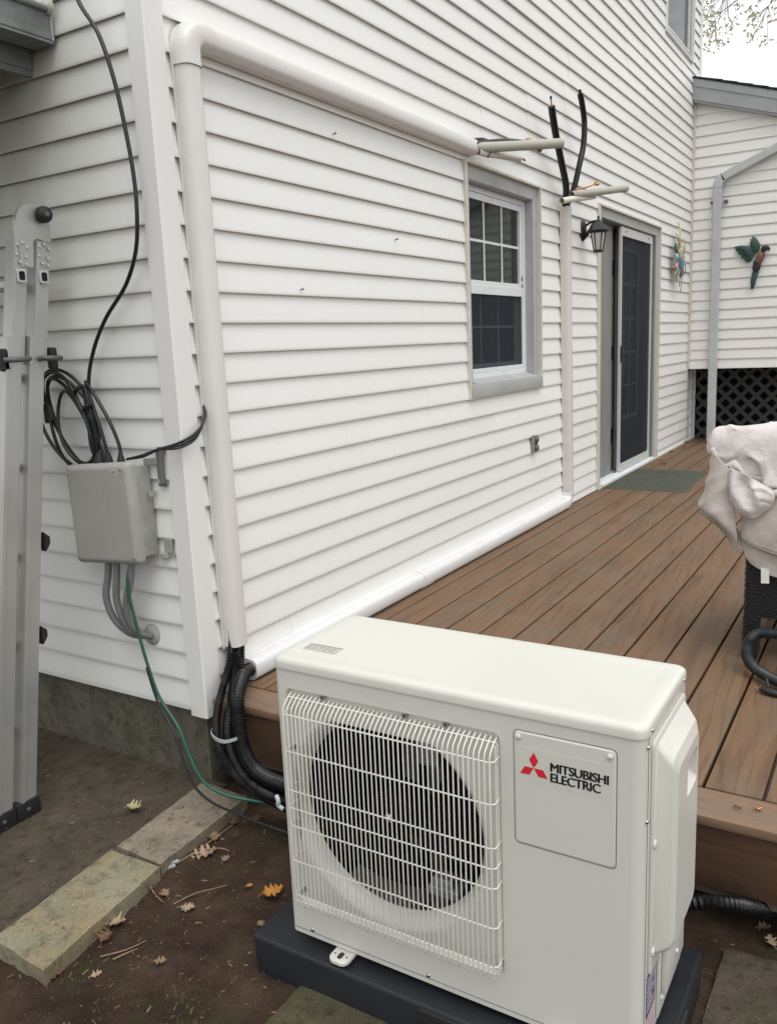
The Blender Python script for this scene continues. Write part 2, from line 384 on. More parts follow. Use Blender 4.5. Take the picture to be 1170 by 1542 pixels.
for j in range(N+1):
    for i in range(N+1):
        x = -2.6+(2.66)*i/N; y = -2.6+2.61*j/N
        z = .010+.004*nz(x, y, 3, 2)+.003*nz(x, y, 20, 9)
        if y < -.95: z -= min(.05, (-.95-y)*.25)*min(1, max(0, (x+1.2)))
        g.v.append((x, y, z))
for j in range(N):
    for i in range(N):
        a = j*(N+1)+i; g.f.append((a, a+1, a+N+2, a+N+1))
tag(g.build('walkway', 'walk', smooth=180), kind='structure')

# debris on the soil: straw, chips, grit (nobody could count it)
def litter(name, mat, n, size, regions, seed):
    rr = random.Random(seed); m = MB()
    for _ in range(n):
        x0, x1, y0, y1 = rr.choice(regions); x = rr.uniform(x0, x1); y = rr.uniform(y0, y1)
        if 0.0 < x < .27 and -.93 < y < -.06: continue
        if .73 < x < 1.7 and -.64 < y < -.17: continue
        L = size*rr.uniform(.3, 1.3); a = rr.uniform(0, math.pi*2); wd = L*rr.uniform(.05, .18); zt = .006+rr.uniform(0, .008)+.012*nz(x, y, 4)
        if x < 0: zt = .014
        dx, dy = math.cos(a)*L/2, math.sin(a)*L/2; px, py = -math.sin(a)*wd/2, math.cos(a)*wd/2; t = rr.uniform(-.35, .35)*L
        m.add([(x-dx-px, y-dy-py, zt), (x+dx-px, y+dy-py, zt+t*.3+.003), (x+dx+px, y+dy+py, zt+t*.3+.004), (x-dx+px, y-dy+py, zt+.003), (x, y, zt+.005+abs(t)*.2)],
              [(0, 1, 4), (1, 2, 4), (2, 3, 4), (3, 0, 4)])
    tag(m.build(name, mat), kind='stuff'); return m
regs = [(.2, .75, -1.1, 0), (.2, .75, -1.1, 0), (.2, 1.2, -1.3, -.64), (1.7, 2.2, -.6, .3), (-.6, .05, -.95, -.05)]
litter('straw_litter', 'straw', 170, .017, regs, 3)
litter('leaf_crumbs', 'leaf_brown', 700, .012, regs, 4)
litter('pale_grit', 'leaf_pale', 200, .0045, regs, 5)
m = MB(); rr = random.Random(9)
for cx, cy, n, s in [(.45, -.93, 60, .05), (.52, -.86, 60, .04), (.64, -.8, 90, .05), (.70, -.70, 60, .035), (.56, -.97, 90, .04), (.75, -.83, 120, .06), (.30, -.98, 40, .04), (1.0, -.75, 60, .04), (.36, -.80, 25, .03)]:
    for _ in range(n//2):
        x = rr.gauss(cx, .05); y = rr.gauss(cy, .04); h = s*rr.uniform(.12, .42); a = rr.uniform(0, 6.28); l = h*rr.uniform(.2, 1.0); w_ = .0008
        dx, dy = math.cos(a), math.sin(a)
        m.add([(x-dy*w_, y+dx*w_, .0), (x+dy*w_, y-dx*w_, .0), (x+dx*l*.5+dy*w_*.7, y+dy*l*.5-dx*w_*.7, h*.7), (x+dx*l*.5-dy*w_*.7, y+dy*l*.5+dx*w_*.7, h*.7), (x+dx*l, y+dy*l, h)], [(0, 1, 2, 3), (3, 2, 4)])
tag(m.build('grass', 'grass'), kind='stuff')

# ------------------------------------------------------------------ siding
E = .1016
ZB = lambda k_: 2.31653-E*(k_-1)           # bottom edge of course k
def siding_course(parent, mat, wall, a0, a1, z, h=E, off=0.0, origin_only=True):
    """one course: wall 'x' lies on x=0 facing +x along y; wall 'y' on plane y0 facing -y along x"""
    lap = .022
    sec = [(z+h+.004, .0020), (z+h*.55, .0110), (z+.012, .0158), (z+.004, .0168), (z, .0158), (z+.0012, .0150), (z+.003, .001), (z+h*.5, .0005)]
    m = MB(); n = len(sec); cuts = [a0, a1]
    L = a1-a0; ns = max(1, int(L/.5)); cuts = [a0+L*i/ns for i in range(ns+1)]
    for a in cuts:
        for (zz, o) in sec:
            wv = .0012*nz(a, zz, 2.1, 4)+.0006*nz(a, z*9, 6, 7)
            if wall[0] == 'x': m.v.append((wall[1]+o+off+wv, a, zz+.0010*nz(a, z*7, 1.3, 2)))
            else: m.v.append((a, wall[1]-o-off-wv, zz+.0010*nz(a, z*7, 1.3, 2)))
    for i in range(len(cuts)-1):
        for j in range(n): m.f.append((i*n+j, i*n+(j+1) % n, (i+1)*n+(j+1) % n, (i+1)*n+j))
    m.f.append(tuple(range(n))); m.f.append(tuple(range((len(cuts)-1)*n, len(cuts)*n)))
    return m.build('siding_panel', mat, parent, smooth=50)

house = empty('house', (0, 0, 0), 'tall white vinyl-sided house wall with a grey-trimmed window and patio door behind the deck', 'house')
WY0, WY1, WZ0, WZ1 = 2.125, 3.185, 1.197, 2.425        # window outer
DY0, DY1, DZ1 = 4.345, 6.205, 2.462                     # patio door outer
UY0, UY1, UZ0 = 6.262, 7.37, 4.12                       # upper window outer
TOP = 5.6; YEND = 7.76
# core wall pieces behind the siding, openings left free
m = MB()
def wallbox(y0, y1, z0, z1): m.box(-.16, -.002, y0, y1, z0, z1)
wallbox(.03, 2.2, .26, TOP); wallbox(2.2, 3.11, .26, 1.28); wallbox(2.2, 3.11, 2.35, TOP); wallbox(3.11, 4.5, .26, TOP)
wallbox(4.5, 6.11, 2.39, TOP); wallbox(4.5, 6.11, .2, .325); wallbox(6.11, 6.33, .26, TOP); wallbox(6.33, 7.3, .26, 4.19); wallbox(7.3, YEND-.02, .26, TOP)
m.box(-4.5, -.03, .003, .16, .26, TOP)
m.build('wall', 'sheath', house)
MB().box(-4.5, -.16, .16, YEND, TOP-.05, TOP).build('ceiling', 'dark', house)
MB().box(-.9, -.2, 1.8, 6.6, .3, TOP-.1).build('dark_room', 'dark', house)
m = MB().box(-4.5, -.004, .006, .2, -.3, .262).box(-.2, -.006, .2, 7.9, -.3, .262)
m.build('foundation', 'found', house)

double_seams = {}   # seams fixed from the photograph, by course pair
fixed = {12: [1.694], 14: [2.48], 16: [3.08], 20: [.51], -2: [2.39], -4: [3.03], -6: [3.67], -8: [3.76, 5.64], -10: [2.2, 5.66], 0: [3.73], -12: [5.1], 2: [6.75]}
rs = random.Random(5)
for k_ in range(-30, 22):
    z = ZB(k_); zt = z+E
    pair = k_ if k_ % 2 == 0 else k_-1
    if pair not in double_seams:
        double_seams[pair] = fixed.get(pair, [rs.uniform(4.2, 7.2)] if rs.random() < .7 else [])
    iv = [(.054, 7.83 if z < 1.0 else (7.47 if z < 3.80 else YEND-.06))]
    def cut(iv, a, b, z0, z1):
        if zt <= z0+.01 or z >= z1-.01: return iv
        out = []
        for p, q in iv:
            if a > p: out.append((p, min(q, a)))
            if b < q: out.append((max(p, b), q))
        return [t for t in out if t[1]-t[0] > .01]
    # partial courses at heads and sills keep full height next to the opening and are trimmed over it
    segs = []
    for (a, b, z0, z1) in ((WY0, WY1, WZ0, WZ1), (DY0, DY1, -1, DZ1), (UY0, UY1, UZ0, 99)):
        iv2 = cut(iv, a, b, z0, z1)
        if iv2 != iv:
            if z1 < zt-.015: segs.append((a, b, z1, zt-z1))
            if z0 > z+.015: segs.append((a, b, z, z0-z))
        iv = iv2
    for p, q in iv:
        ss = sorted(t for t in double_seams[pair] if p+.1 < t < q-.1); edges = [p]+ss+[q]
        for i in range(len(edges)-1):
            siding_course(house, MT['siding'], ('x', 0.0), edges[i]-(0 if i == 0 else .02), edges[i+1], z, off=.0028*(i % 2))
    for a, b, zz, hh in segs: siding_course(house, MT['siding'], ('x', 0.0), a, b, zz, hh)
k_ = 0
for k_ in range(-10, 22):
    z = ZB(k_)
    if k_ >= -2 and k_ % 4 == 0 and k_ < 10:
        siding_course(house, MT['siding_left'], ('y', 0.0), -4.4, -.60, z); siding_course(house, MT['siding_left'], ('y', 0.0), -.62  , -.048, z, off=.0017)
    else: siding_course(house, MT['siding_left'], ('y', 0.0), -4.4  , -.048, z)
siding_course(house, MT['siding_left'], ('y', 0.0), -4.4, -.058, ZB(21)-.008, .02)
# corner post of the house: L profile with rolled edges
pts = [(-.052, .0), (-.052, -.018), (-.048, -.022), (.021, -.022), (.026, -.017), (.025, .058), (.021, .062), (.0, .062), (.0, .0)]
MB().prism([(x, y) for x, y in pts], 2, .262, TOP).build('corner_post', 'trim_white', house, smooth=40)
MB().prism([(-.02, YEND-.06), (.02, YEND-.06), (.02, YEND+.02), (-.08, YEND+.02), (-.08, YEND)], 2, .3, TOP).build('corner_post', 'trim_white', house)
MB().box(.0, .02, 7.47, 7.4995, .33, 3.8, .004).build('inside_corner_trim', 'jchan', house)
MB().box(.0, .022, .064, 4.345, .262, .292).box(.0, .022, 6.205, 7.83, .262, .345).build('starter_trim', 'trim_white', house)

def frame_rect(m, x0, x1, y0, y1, z0, z1, wl, wr, wb, wt, b=.002):
    m.box(x0, x1, y0, y0+wl, z0, z1, b); m.box(x0, x1, y1-wr, y1, z0, z1, b)
    m.box(x0+.0005, x1-.0005, y0+wl, y1-wr, z0, z0+wb, b); m.box(x0+.0005, x1-.0005, y0+wl, y1-wr, z1-wt, z1, b)
    return m
# lower window
win = MB(); frame_rect(win, .0, .030, WY0, WY1, WZ0, WZ1, .014, .014, .010, .014).box(.004, .024, WY0+.01, WY0+.03, WZ0, WZ1)
win = win.build('window', 'jchan', house)
c = MB(); frame_rect(c, -.002, .004, WY0+.014, WY1-.014, WZ0+.01, WZ1-.014, .07, .07, .0, .072)
c.box(-.0495, -.002, 3.098, 3.11, 1.29, 2.345).box(-.0495, -.002, 2.2, 2.212, 1.29, 2.345).box(-.0495, -.002, 2.212, 3.098, 2.335, 2.3495); c.build('trim', 'capping', win)
MB().box(-.004, .036, WY0+.02, WY1-.004, WZ0+.005, WZ0+.085, .003).prism([(-.05, 1.305), (.036, 1.283), (.036, 1.275), (-.05, 1.275)], 1, 2.212, 3.098).build('sill', 'capping', win) if False else None
s_ = MB().box(-.004, .034, WY0+.020, WY1-.006, WZ0+.006, WZ0+.078, .003)
s_.add([(-.055, 2.214, 1.306), (.033, 2.214, 1.2755), (.033, 3.096, 1.2755), (-.055, 3.096, 1.306), (-.055, 2.214, 1.26), (.03, 2.214, 1.26), (.03, 3.096, 1.26), (-.055, 3.096, 1.26)], [(0, 1, 2, 3), (4, 7, 6, 5), (0, 4, 5, 1), (3, 2, 6, 7), (1, 5, 6, 2), (0, 3, 7, 4)])
s_.build('sill', 'capping', win, smooth=30)
fr = MB(); frame_rect(fr, -.10, -.045, 2.213, 3.097, 1.300, 2.334, .035, .035, .03, .03)
fr.build('frame', 'sash', win)
u = MB(); frame_rect(u, -.085, -.052, 2.249, 3.061, 1.80, 2.303, .035, .035, .04, .035); u.build('upper_sash', 'sash', win)
l = MB(); frame_rect(l, -.088, -.060, 2.249, 3.061, 1.331, 1.835, .035, .035, .045, .035) if False else frame_rect(l, -.112, -.088, 2.249, 3.061, 1.331, 1.83, .035, .035, .045, .035)
l.build('lower_sash', 'sash', win)
fs = MB(); frame_rect(fs, -.060, -.048, 2.249, 3.061, 1.331, 1.815, .016, .016, .022, .05); fs.build('screen_frame', 'sash', win)
MB().box(-.071, -.069, 2.284, 3.026, 1.84, 2.268).build('pane', 'glass', win)
MB().box(-.101, -.099, 2.284, 3.026, 1.376, 1.795).build('pane', 'glass2', win)
MB().box(-.0555, -.0545, 2.265, 3.045, 1.353, 1.765).build('screen', 'screen', win)
mu = MB()
for t in (1/3, 2/3): mu.box(-.0685, -.062, 2.284+.742*t-.006, 2.284+.742*t+.006, 1.84, 2.268)
mu.box(-.068, -.0625, 2.284, 3.026, 2.048, 2.062); mu.build('muntins', 'sash', win)
mu = MB()
for t in (1/3, 2/3): mu.box(-.0985, -.093, 2.284+.742*t-.005, 2.284+.742*t+.005, 1.376, 1.795)
mu.box(-.098, -.0935, 2.284, 3.026, 1.58, 1.592); mu.build('muntins', 'sash', win)
MB().box(-.052, -.047, 3.045, 3.056, 1.86, 1.885, .002).box(-.052, -.047, 3.045, 3.056, 1.82, 1.84, .002).box(-.085, -.075, 2.40, 2.46, 1.8405, 1.848).box(-.085, -.075, 2.80, 2.86, 1.8405, 1.848).build('latch', 'alu_dk', win)
# upper window
win = MB(); frame_rect(win, .0, .030, UY0, UY1, UZ0, TOP, .014, .014, .012, .014)
win = win.build('window', 'trim_white', house)
c = MB(); frame_rect(c, -.002, .005, UY0+.014, UY1-.014, UZ0+.012, TOP-.014, .05, .05, .065, .05); c.build('trim', 'capping', win)
c = MB(); frame_rect(c, -.03, -.002, UY0+.05, UY1-.06, UZ0+.075, TOP-.06, .02, .04, .02, .03); c.build('sash', 'sash', win)
MB().box(-.022, -.02, UY0+.07, UY1-.10, UZ0+.095, TOP-.09).build('pane', 'glass2', win)

# patio door
door = MB(); frame_rect(door, .0, .030, DY0, DY1, .330, DZ1, .015, .015, .0005, .015).box(-.01, .026, DY0+.012, DY0+.05, .33, DZ1-.01)
door = door.build('patio_door', 'jchan', house)
c = MB(); frame_rect(c, -.004, .004, DY0+.05, DY1-.015, .331, DZ1-.015, .09, .075, .0005, .07); c.build('trim', 'capping', door)
c = MB().box(-.13, -.004, 6.085, 6.115, .33, 2.385).box(-.13, -.004, 4.485, 4.51, .33, 2.385).box(-.13, -.004, 4.51, 6.085, 2.372, 2.392); c.build('jamb', 'capping_dk', door)
c = MB().box(-.14, .035, 4.47, 6.10, .331, .352, .003).box(-.03, -.022, 4.52, 6.08, .352, .362).box(.0, .008, 4.52, 6.08, .352, .360); c.build('threshold', 'sash', door)
c = MB().box(-.105, -.075, 4.52, 5.02, .354, 2.37, .003); c.build('fixed_panel', 'capping_dk', door)
c = MB().box(-.12, -.112, 5.02, 5.20, .354, 2.37); c.build('door_edge', 'boxside', door)
for zz in (.66, 1.36, 2.05): MB().box(-.112, -.100, 5.06, 5.15, zz-.06, zz+.06, .002).build('hinge', 'iron', door)
c = MB().box(-.10, -.06, 5.185, 5.235, .354, 2.37, .003); c.build('stile', 'capping_dk', door)
# glazed inner door behind the screen
c = MB(); frame_rect(c, -.112, -.080, 5.24, 6.02, .356, 2.366, .11, .16, .42, .14); inner = c.build('glazed_door', 'doorgrey', door)
MB().box(-.101, -.098, 5.34, 5.87, .77, 2.24).build('pane', 'glass2', inner)
c = MB(); frame_rect(c, -.090, -.078, 5.35, 5.86, .776, 2.226, .03, .03, .03, .03); c.build('glazing_bead', 'capping', inner)
c = MB().box(-.097, -.088, 5.60, 5.612, .78, 2.22)
for i in range(1, 5): c.box(-.0965, -.0885, 5.38, 5.83, .78+1.44*i/5-.007, .78+1.44*i/5+.007)
c.build('muntins', 'capping', inner)
sc = MB(); frame_rect(sc, -.034, -.012, 5.055, 6.045, .364, 2.366, .034, .038, .06, .07); sc = sc.build('screen_door', 'screen_door_frame', door)
MB().box(-.0235, -.0225, 5.089, 6.007, .424, 2.296).build('screen', 'screen', sc)
MB().box(-.012, -.002, 5.058, 5.086, 1.28, 1.42, .003).box(-.005, .004, 5.062, 5.07, 1.31, 1.39, .002).build('handle', 'iron', sc)
m = MB()
for yy in (5.2, 5.9): m.lathe([(0, .002), (.008, .002), (.008, 0)], (-.011, yy, 2.333), (1, 0, 0), 8)
m.build('screw', 'iron', sc)

# ------------------------------------------------------------------ side extension
ext = empty('house_extension', (0, 7.5, .3), 'cream-sided lower wing with a sloping grey-capped roof edge and dark lattice under it', 'building')
XE = 5.2; ZA = 2.53497; EB = 1.115
roofz = lambda x: 3.998-.33*x
m = MB().prism([(.0, EB+.01), (XE, EB+.01), (XE, roofz(XE)-.05), (.0, roofz(0)-.05)], 1, 7.5015, 7.66); m.build('wall', 'sheath', ext)
for i in range(-16, 15):
    z = ZA-E*i
    if i == 14: z = EB
    # the rake cuts the upper courses
    xr = (3.998-.20-z-E)/.33 if z+E > roofz(XE)-.2 else XE
    xr = min(XE, max(0.05, xr+.30))
    if z > 3.80: continue
    siding_course(ext, MT['siding_ext'], ('y', 7.5), .022, xr, z, E if i < 14 else ZA-E*13-EB)
MB().box(.0205, .040, 7.470, 7.499, EB, 3.80, .003).build('corner_trim', 'jchan', ext)
# rake board, roof deck, shingles
yr0 = 7.40
MB().prism([(.012, roofz(.012)), (XE+.3, roofz(XE+.3)), (XE+.3, roofz(XE+.3)-.200), (.012, roofz(.012)-.200)], 1, yr0, yr0+.02).build('rake_board', 'rake', ext)
MB().prism([(.012, roofz(.012)-.012), (XE+.3, roofz(XE+.3)-.012), (XE+.3, roofz(XE+.3)-.075), (.012, roofz(.012)-.075)], 1, yr0-.008, yr0-.0005).build('rake_flashing', 'rake', ext)
MB().prism([(.022, roofz(.022)-.197), (XE+.3, roofz(XE+.3)-.197), (XE+.3, roofz(XE+.3)-.222), (.022, roofz(.022)-.222)], 1, yr0+.012, 7.482).build('soffit', 'rake', ext)
MB().prism([(.012, roofz(.012)-.001), (XE+.3, roofz(XE+.3)-.001), (XE+.3, roofz(XE+.3)-.10), (.012, roofz(.012)-.10)], 1, yr0+.021, 13).build('roof_deck', 'rake', ext)
for i in range(24):
    x0 = -.0+.14*i*1.0; x1 = x0+.30
    if x0 < .012: x0 = .012
    xh = x0; d = .0
    m = MB().prism([(x0, roofz(x0)+.004+.0), (x1, roofz(x1)+.018), (x1, roofz(x1)+.026), (x0, roofz(x0)+.012)], 1, yr0-.018, 13)
    m.build('shingle', 'shingle', ext)
# lattice under the extension
LY = 7.86; lat = empty('lattice_panel', (0, LY, .33), 'dark grey diagonal lattice closing the gap under the cream extension', 'lattice')
m0 = MB(); m0.box(-1.3, 1.3, -.004, .004, -.020, .020)
base = m0.build('slat', 'lattice', lat); base.parent = lat
step = .155; n = 0
def put_slat(cx, cz, L, a, dy, first=[True]):
    global base
    if first[0]: o = base; first[0] = False
    else:
        o = base.copy(); col.objects.link(o); o.parent = lat
    o.location = (cx, dy, cz-.33); o.rotation_euler = (0, a, 0); o.scale = (L/2.6, 1, 1)
xa, xb, za, zb = .0, 3.0, .335, 1.12
for s in (1, -1):
    t = -1.2
    while t < 4.2:
        # line x = t + s*(z-za)
        za2, zb2 = za, zb
        x_lo, x_hi = (t, t+(zb-za)) if s == 1 else (t, t-(zb-za))
        z1, z2 = za, zb
        if s == 1:
            if t < xa: z1 = za+(xa-t)
            if x_hi > xb: z2 = za+(xb-t)
        else:
            if t > xb: z1 = za+(t-xb)
            if x_hi < xa: z2 = za+(t-xa)
        if z2-z1 > .03:
            xx1 = t+s*(z1-za); xx2 = t+s*(z2-za)
            put_slat((xx1+xx2)/2, (z1+z2)/2, math.hypot(xx2-xx1, z2-z1), -R(45)*s, .009 if s == 1 else 0)
        t += step
MB().box(.0, 3.0, LY+.3, LY+.32, .2, 1.2).build('shade_backing', 'dark', lat)  # black sheet standing in for the shade behind the lattice
MB().box(0.0, 3.0, 7.70, LY+.33, 1.125, 1.15).build('header', 'lattice', ext)
MB().box(.0, .03, LY-.02, LY+.02, .332, 1.12).build('frame_strip', 'jchan', lat)
MB().box(.0005, .03, LY+.021, LY+.299, .332, 1.12).build('shade_board', 'dark', lat)  # added black board, painting shade over the wall side behind the lattice

# downspout on the extension
ds = empty('downspout', (.28, 7.44, .33), 'grey metal downspout elbowing down the cream extension wall to the deck', 'downspout')
def rect_sweep(m, P, w_, d_, up_=Vector((0, 1, 0)), r=.008):
    """rectangular pipe through points lying in the plane normal to up_"""
    P = [Vector(p) for p in P]; n = len(P); rings = []
    for i in range(n):
        T = (P[min(i+1, n-1)]-P[max(i-1, 0)]).normalized(); S = T.cross(up_).normalized()
        ww = w_/2; dd = d_/2
        sec = [(-ww+r, -dd), (ww-r, -dd), (ww, -dd+r), (ww, dd-r), (ww-r, dd), (-ww+r, dd), (-ww, dd-r), (-ww, -dd+r)]
        rings.append([P[i]+S*a+up_*b for a, b in sec])
    o = len(m.v)
    for rg in rings: m.v += [tuple(q) for q in rg]
    for i in range(n-1):
        for j in range(8): m.f.append((o+i*8+j, o+i*8+(j+1) % 8, o+(i+1)*8+(j+1) % 8, o+(i+1)*8+j))
    m.f.append(tuple(range(o, o+8))); m.f.append(tuple(range(o+(n-1)*8, o+n*8))); return m
yd = 7.438
rect_sweep(MB(), [(.285, yd, .352), (.278, yd, 2.94)], .082, .06).build('pipe', 'galv', ds, smooth=30)
el = [(.278, yd, 2.925)]
for i in range(1, 11): a = R(6.6*i); el.append((.278+.10*(1-math.cos(a)), yd, 2.93+.10*math.sin(a)+(.004 if i % 2 else -.004)))
rect_sweep(MB(), el, .092, .068).build('elbow', 'galv', ds, smooth=20)
rect_sweep(MB(), [(.33, yd, 3.020), (.36, yd, 3.034), (1.9, yd, 3.685)], .082, .06).build('sloping_pipe', 'galv', ds, smooth=30)
MB().box(.205, .228, 7.455, 7.49, 2.78, 2.80).box(.335, .372, 7.44, 7.488, 2.775, 2.80, .004).build('strap', 'alu_dk', ds)

# ------------------------------------------------------------------ porch roof and gutter at far left
pr = empty('porch_roof', (-.4, -.02, 2.45), 'weathered grey porch roof edge with a gutter at the upper left corner', 'roof')
m = MB().sweep([(0, 0), (.0, .085), (-.010, .085), (-.010, .078), (.004, .0), (-.0, -.004), (-.085, -.004), (-.100, .09), (-.107, .09), (-.09, -.012), (.004, -.012)], (-.378, -.022, 2.505), (-.378, -3.2, 2.505), (1, 0, 0), (0, 0, 1))
m.build('gutter', 'gutterold', pr)
m = MB().tube([(-.372, -.022, 2.592), (-.372, -3.2, 2.592)], .010, 8); m.build('gutter_lip', 'gutterold', pr, smooth=60)
MB().box(-.482, -.37, -.028, -.0225, 2.50, 2.60, .004).build('end_cap', 'galv', pr)
MB().box(-.53, -.495, -3.2, -.022, 2.44, 2.60).box(-.515, -.50, -3.2, -.022, 2.42, 2.44).build('fascia', 'gutterold', pr)
MB().prism([(-.44, 2.612), (-.44, 2.635), (-4.2, 3.10), (-4.2, 3.075)], 1, -3.2, -.022).build('roof_panel', 'gutterold', pr)
for i in range(5): MB().box(-4.0, -.53, -.1-.75*i-.04, -.1-.75*i, 2.50, 2.60).build('rafter', 'gutterold', pr)
MB().box(-.62, -.53, -3.15, -3.06, -.02, 2.5).build('post', 'gutterold', pr)
MB().lathe([(0, .012), (.018, .010), (.02, 0)], (-.40, -.030, 2.518), (0, -1, 0), 10).lathe([(0, .016), (.02, .010), (.024, 0)], (-.372, -.030, 2.598), (0, -1, 0), 10).build('sealant_blob', 'foam', pr, smooth=60)

# ------------------------------------------------------------------ deck
deck = empty('deck', (1, .006, 0), 'low brown composite deck running along the white wall behind the heat pump', 'deck')
DZ = .330; XD = 4.3
joints = {0: [3.91], 2: [1.367], 6: [2.591], 7: [1.336], 4: [5.3], 5: [4.1], 3: [6.0], 9: [4.4], 11: [5.6], 12: [3.3]}
def board(x0, x1, y0, y1, name, mat, t=.025, b=.003):
    o = ((x0+x1)/2, (y0+y1)/2, DZ-t/2)
    jit = random.uniform(-.0006, .0006)
    return MB().box(x0, x1, y0, y1, DZ-t+jit, DZ+jit, b).build(name, mat, deck, smooth=30, origin=o)
seams = [.1455+.1483*i for i in range(30)]
xl = .030
for i, xs_ in enumerate(seams):
    if xs_ > XD: break
    x0 = xl+.0045 if i else xl; x1 = xs_-.0045
    e = [.149]+joints.get(i, [])+[8.15]
    for a, b_ in zip(e, e[1:]): board(x0, x1, a+.001, b_-.001, 'deck_board', 'deck')
    xl = xs_
board(.032, XD, .004, .1445, 'border_board', 'deckx', .027, .006)
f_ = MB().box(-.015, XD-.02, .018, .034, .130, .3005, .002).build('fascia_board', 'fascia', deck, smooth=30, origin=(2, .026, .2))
m = MB().box(0.02, XD-.1, .036, .074, .10, .300)
for i in range(10): m.box(.06+.42*i, .10+.42*i, .075, 8.1, .14, .3035)
m.build('joists', 'sheath', deck)
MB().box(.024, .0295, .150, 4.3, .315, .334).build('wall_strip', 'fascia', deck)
# small things lying on the deck
for i, (x, y, s, lb) in enumerate([(1.726, .077, .006, 'dull curled copper shaving on the front border board of the deck'), (1.771, .086, .0055, 'bright copper shaving right of the dull one on the border board')]):
    m = MB(); rr = random.Random(i+40); P = [(x+s*math.cos(a*1.6)*(1+.2*a), y+s*math.sin(a*1.6)*(1+.15*a), DZ+.004+.002*a) for a in range(5)]
    m.tube(P, .0022, 6, sub=3); tag(m.build('copper_shaving', ('copper', 'twig')[i == 0], smooth=60, origin=(x, y, DZ+.004)), lb, 'metal scrap', 'copper shavings on the deck border')

# door mat
mm = empty('door_mat', (.33, 4.95, DZ), 'green patterned doormat lying on the deck before the patio door', 'doormat')
m = MB(); c4 = [(.036, 4.425), (.666, 4.417), (.640, 5.44), (.034, 5.475)]
def bil(u_, v_):
    a = Vector(c4[0]).lerp(Vector(c4[1]), u_); b_ = Vector(c4[3]).lerp(Vector(c4[2]), u_); return a.lerp(b_, v_)
nu, nv = 40, 64
for j in range(nv+1):
    for i in range(nu+1):
        u_, v_ = i/nu, j/nv; p = bil(u_, v_); ed = min(u_*.63, (1-u_)*.63, v_, 1-v_)
        z = DZ+.007
        if ed > .075: z += .0035*(1 if math.sin(u_*26+3*math.sin(v_*17))*math.sin(v_*30+2*math.sin(u_*13)) > .1 else 0)
        if .055 < ed < .075: z += .004
        if ed < .004: z = DZ+.0015
        m.v.append((p.x, p.y, z))
for j in range(nv):
    for i in range(nu):
        a = j*(nu+1)+i; m.f.append((a, a+1, a+nu+2, a+nu+1))
m.build('mat_surface', 'mat', mm)

# ------------------------------------------------------------------ line-set covers
W2 = .039
SEC = [(-W2, 0), (-W2, .026), (-W2+.0015, .026), (-W2+.003, .044), (-.027, .056), (-.018, .0595), (.0, .061), (.018, .0595), (.027, .056), (W2-.003, .044), (W2-.0015, .026), (W2, .026), (W2, 0)]
def dsec(k_=1.0, w_=1.0): return [(a*w_, b*k_) for a, b in SEC]
cv = empty('line_set_cover', (.02, .1, .46), 'ivory plastic duct rising beside the corner and turning right above the window', 'duct cover')
X0 = .016
yc = .128; zc = 2.483
MB().sweep(dsec(), (X0, yc+.008, .487), (X0, yc+.001, 2.400), (0, 1, 0), (1, 0, 0)).build('vertical_duct', 'duct', cv, smooth=35)
s2 = MB().sweep([(-.044, 0), (-.044, .010), (-.040, .010), (-.040, 0)], (X0, yc+.008, .48), (X0, yc+.001, 2.40), (0, 1, 0), (1, 0, 0)); s2.build('back_plate', 'duct', cv)
MB().sweep(dsec(), (X0, .212, zc), (X0, 2.195, zc), (0, 0, 1), (1, 0, 0)).build('horizontal_duct', 'duct', cv, smooth=35)
# elbow: swept profile round a small radius
def elbow(m, c, r, a0, a1, sec, axes, n=10, lead=.05):
    """axes: (u, v) in-plane unit vectors, out = +x"""
    U, V = Vector(axes[0]), Vector(axes[1]); C = Vector(c); rings = []
    angs = [a0+(a1-a0)*i/n for i in range(n+1)]
    def ring(P, S): return [P+S*a+Vector((1, 0, 0))*b for a, b in sec]
    for i, a in enumerate(angs):
        S = U*math.cos(a)+V*math.sin(a); P = C+S*r
        T = (-U*math.sin(a)+V*math.cos(a))*(1 if a1 > a0 else -1)
        if i == 0: rings.append(ring(P-T*lead, S))
        rings.append(ring(P, S))
        if i == n: rings.append(ring(P+T*lead, S))
    o = len(m.v); k_ = len(sec)
    for rg in rings: m.v += [tuple(q) for q in rg]
    for i in range(len(rings)-1):
        for j in range(k_-1): m.f.append((o+i*k_+j, o+i*k_+j+1, o+(i+1)*k_+j+1, o+(i+1)*k_+j))
    return m
E1 = elbow(MB(), (X0-.001, yc+.056, zc-.056), .056, math.pi, math.pi/2, dsec(1.10, 1.10), ((0, 1, 0), (0, 0, 1)), 12, .045)
# outer side of profile is at +S, inner at -S
E1.build('elbow', 'duct', cv, smooth=50)
MB().lathe([(0, -.001), (.0055, -.001), (.007, .0015), (.008, 0)], (X0+.060, .112, 2.452), (1, -.35, 0), 12).build('screw_hole', 'hole', cv)

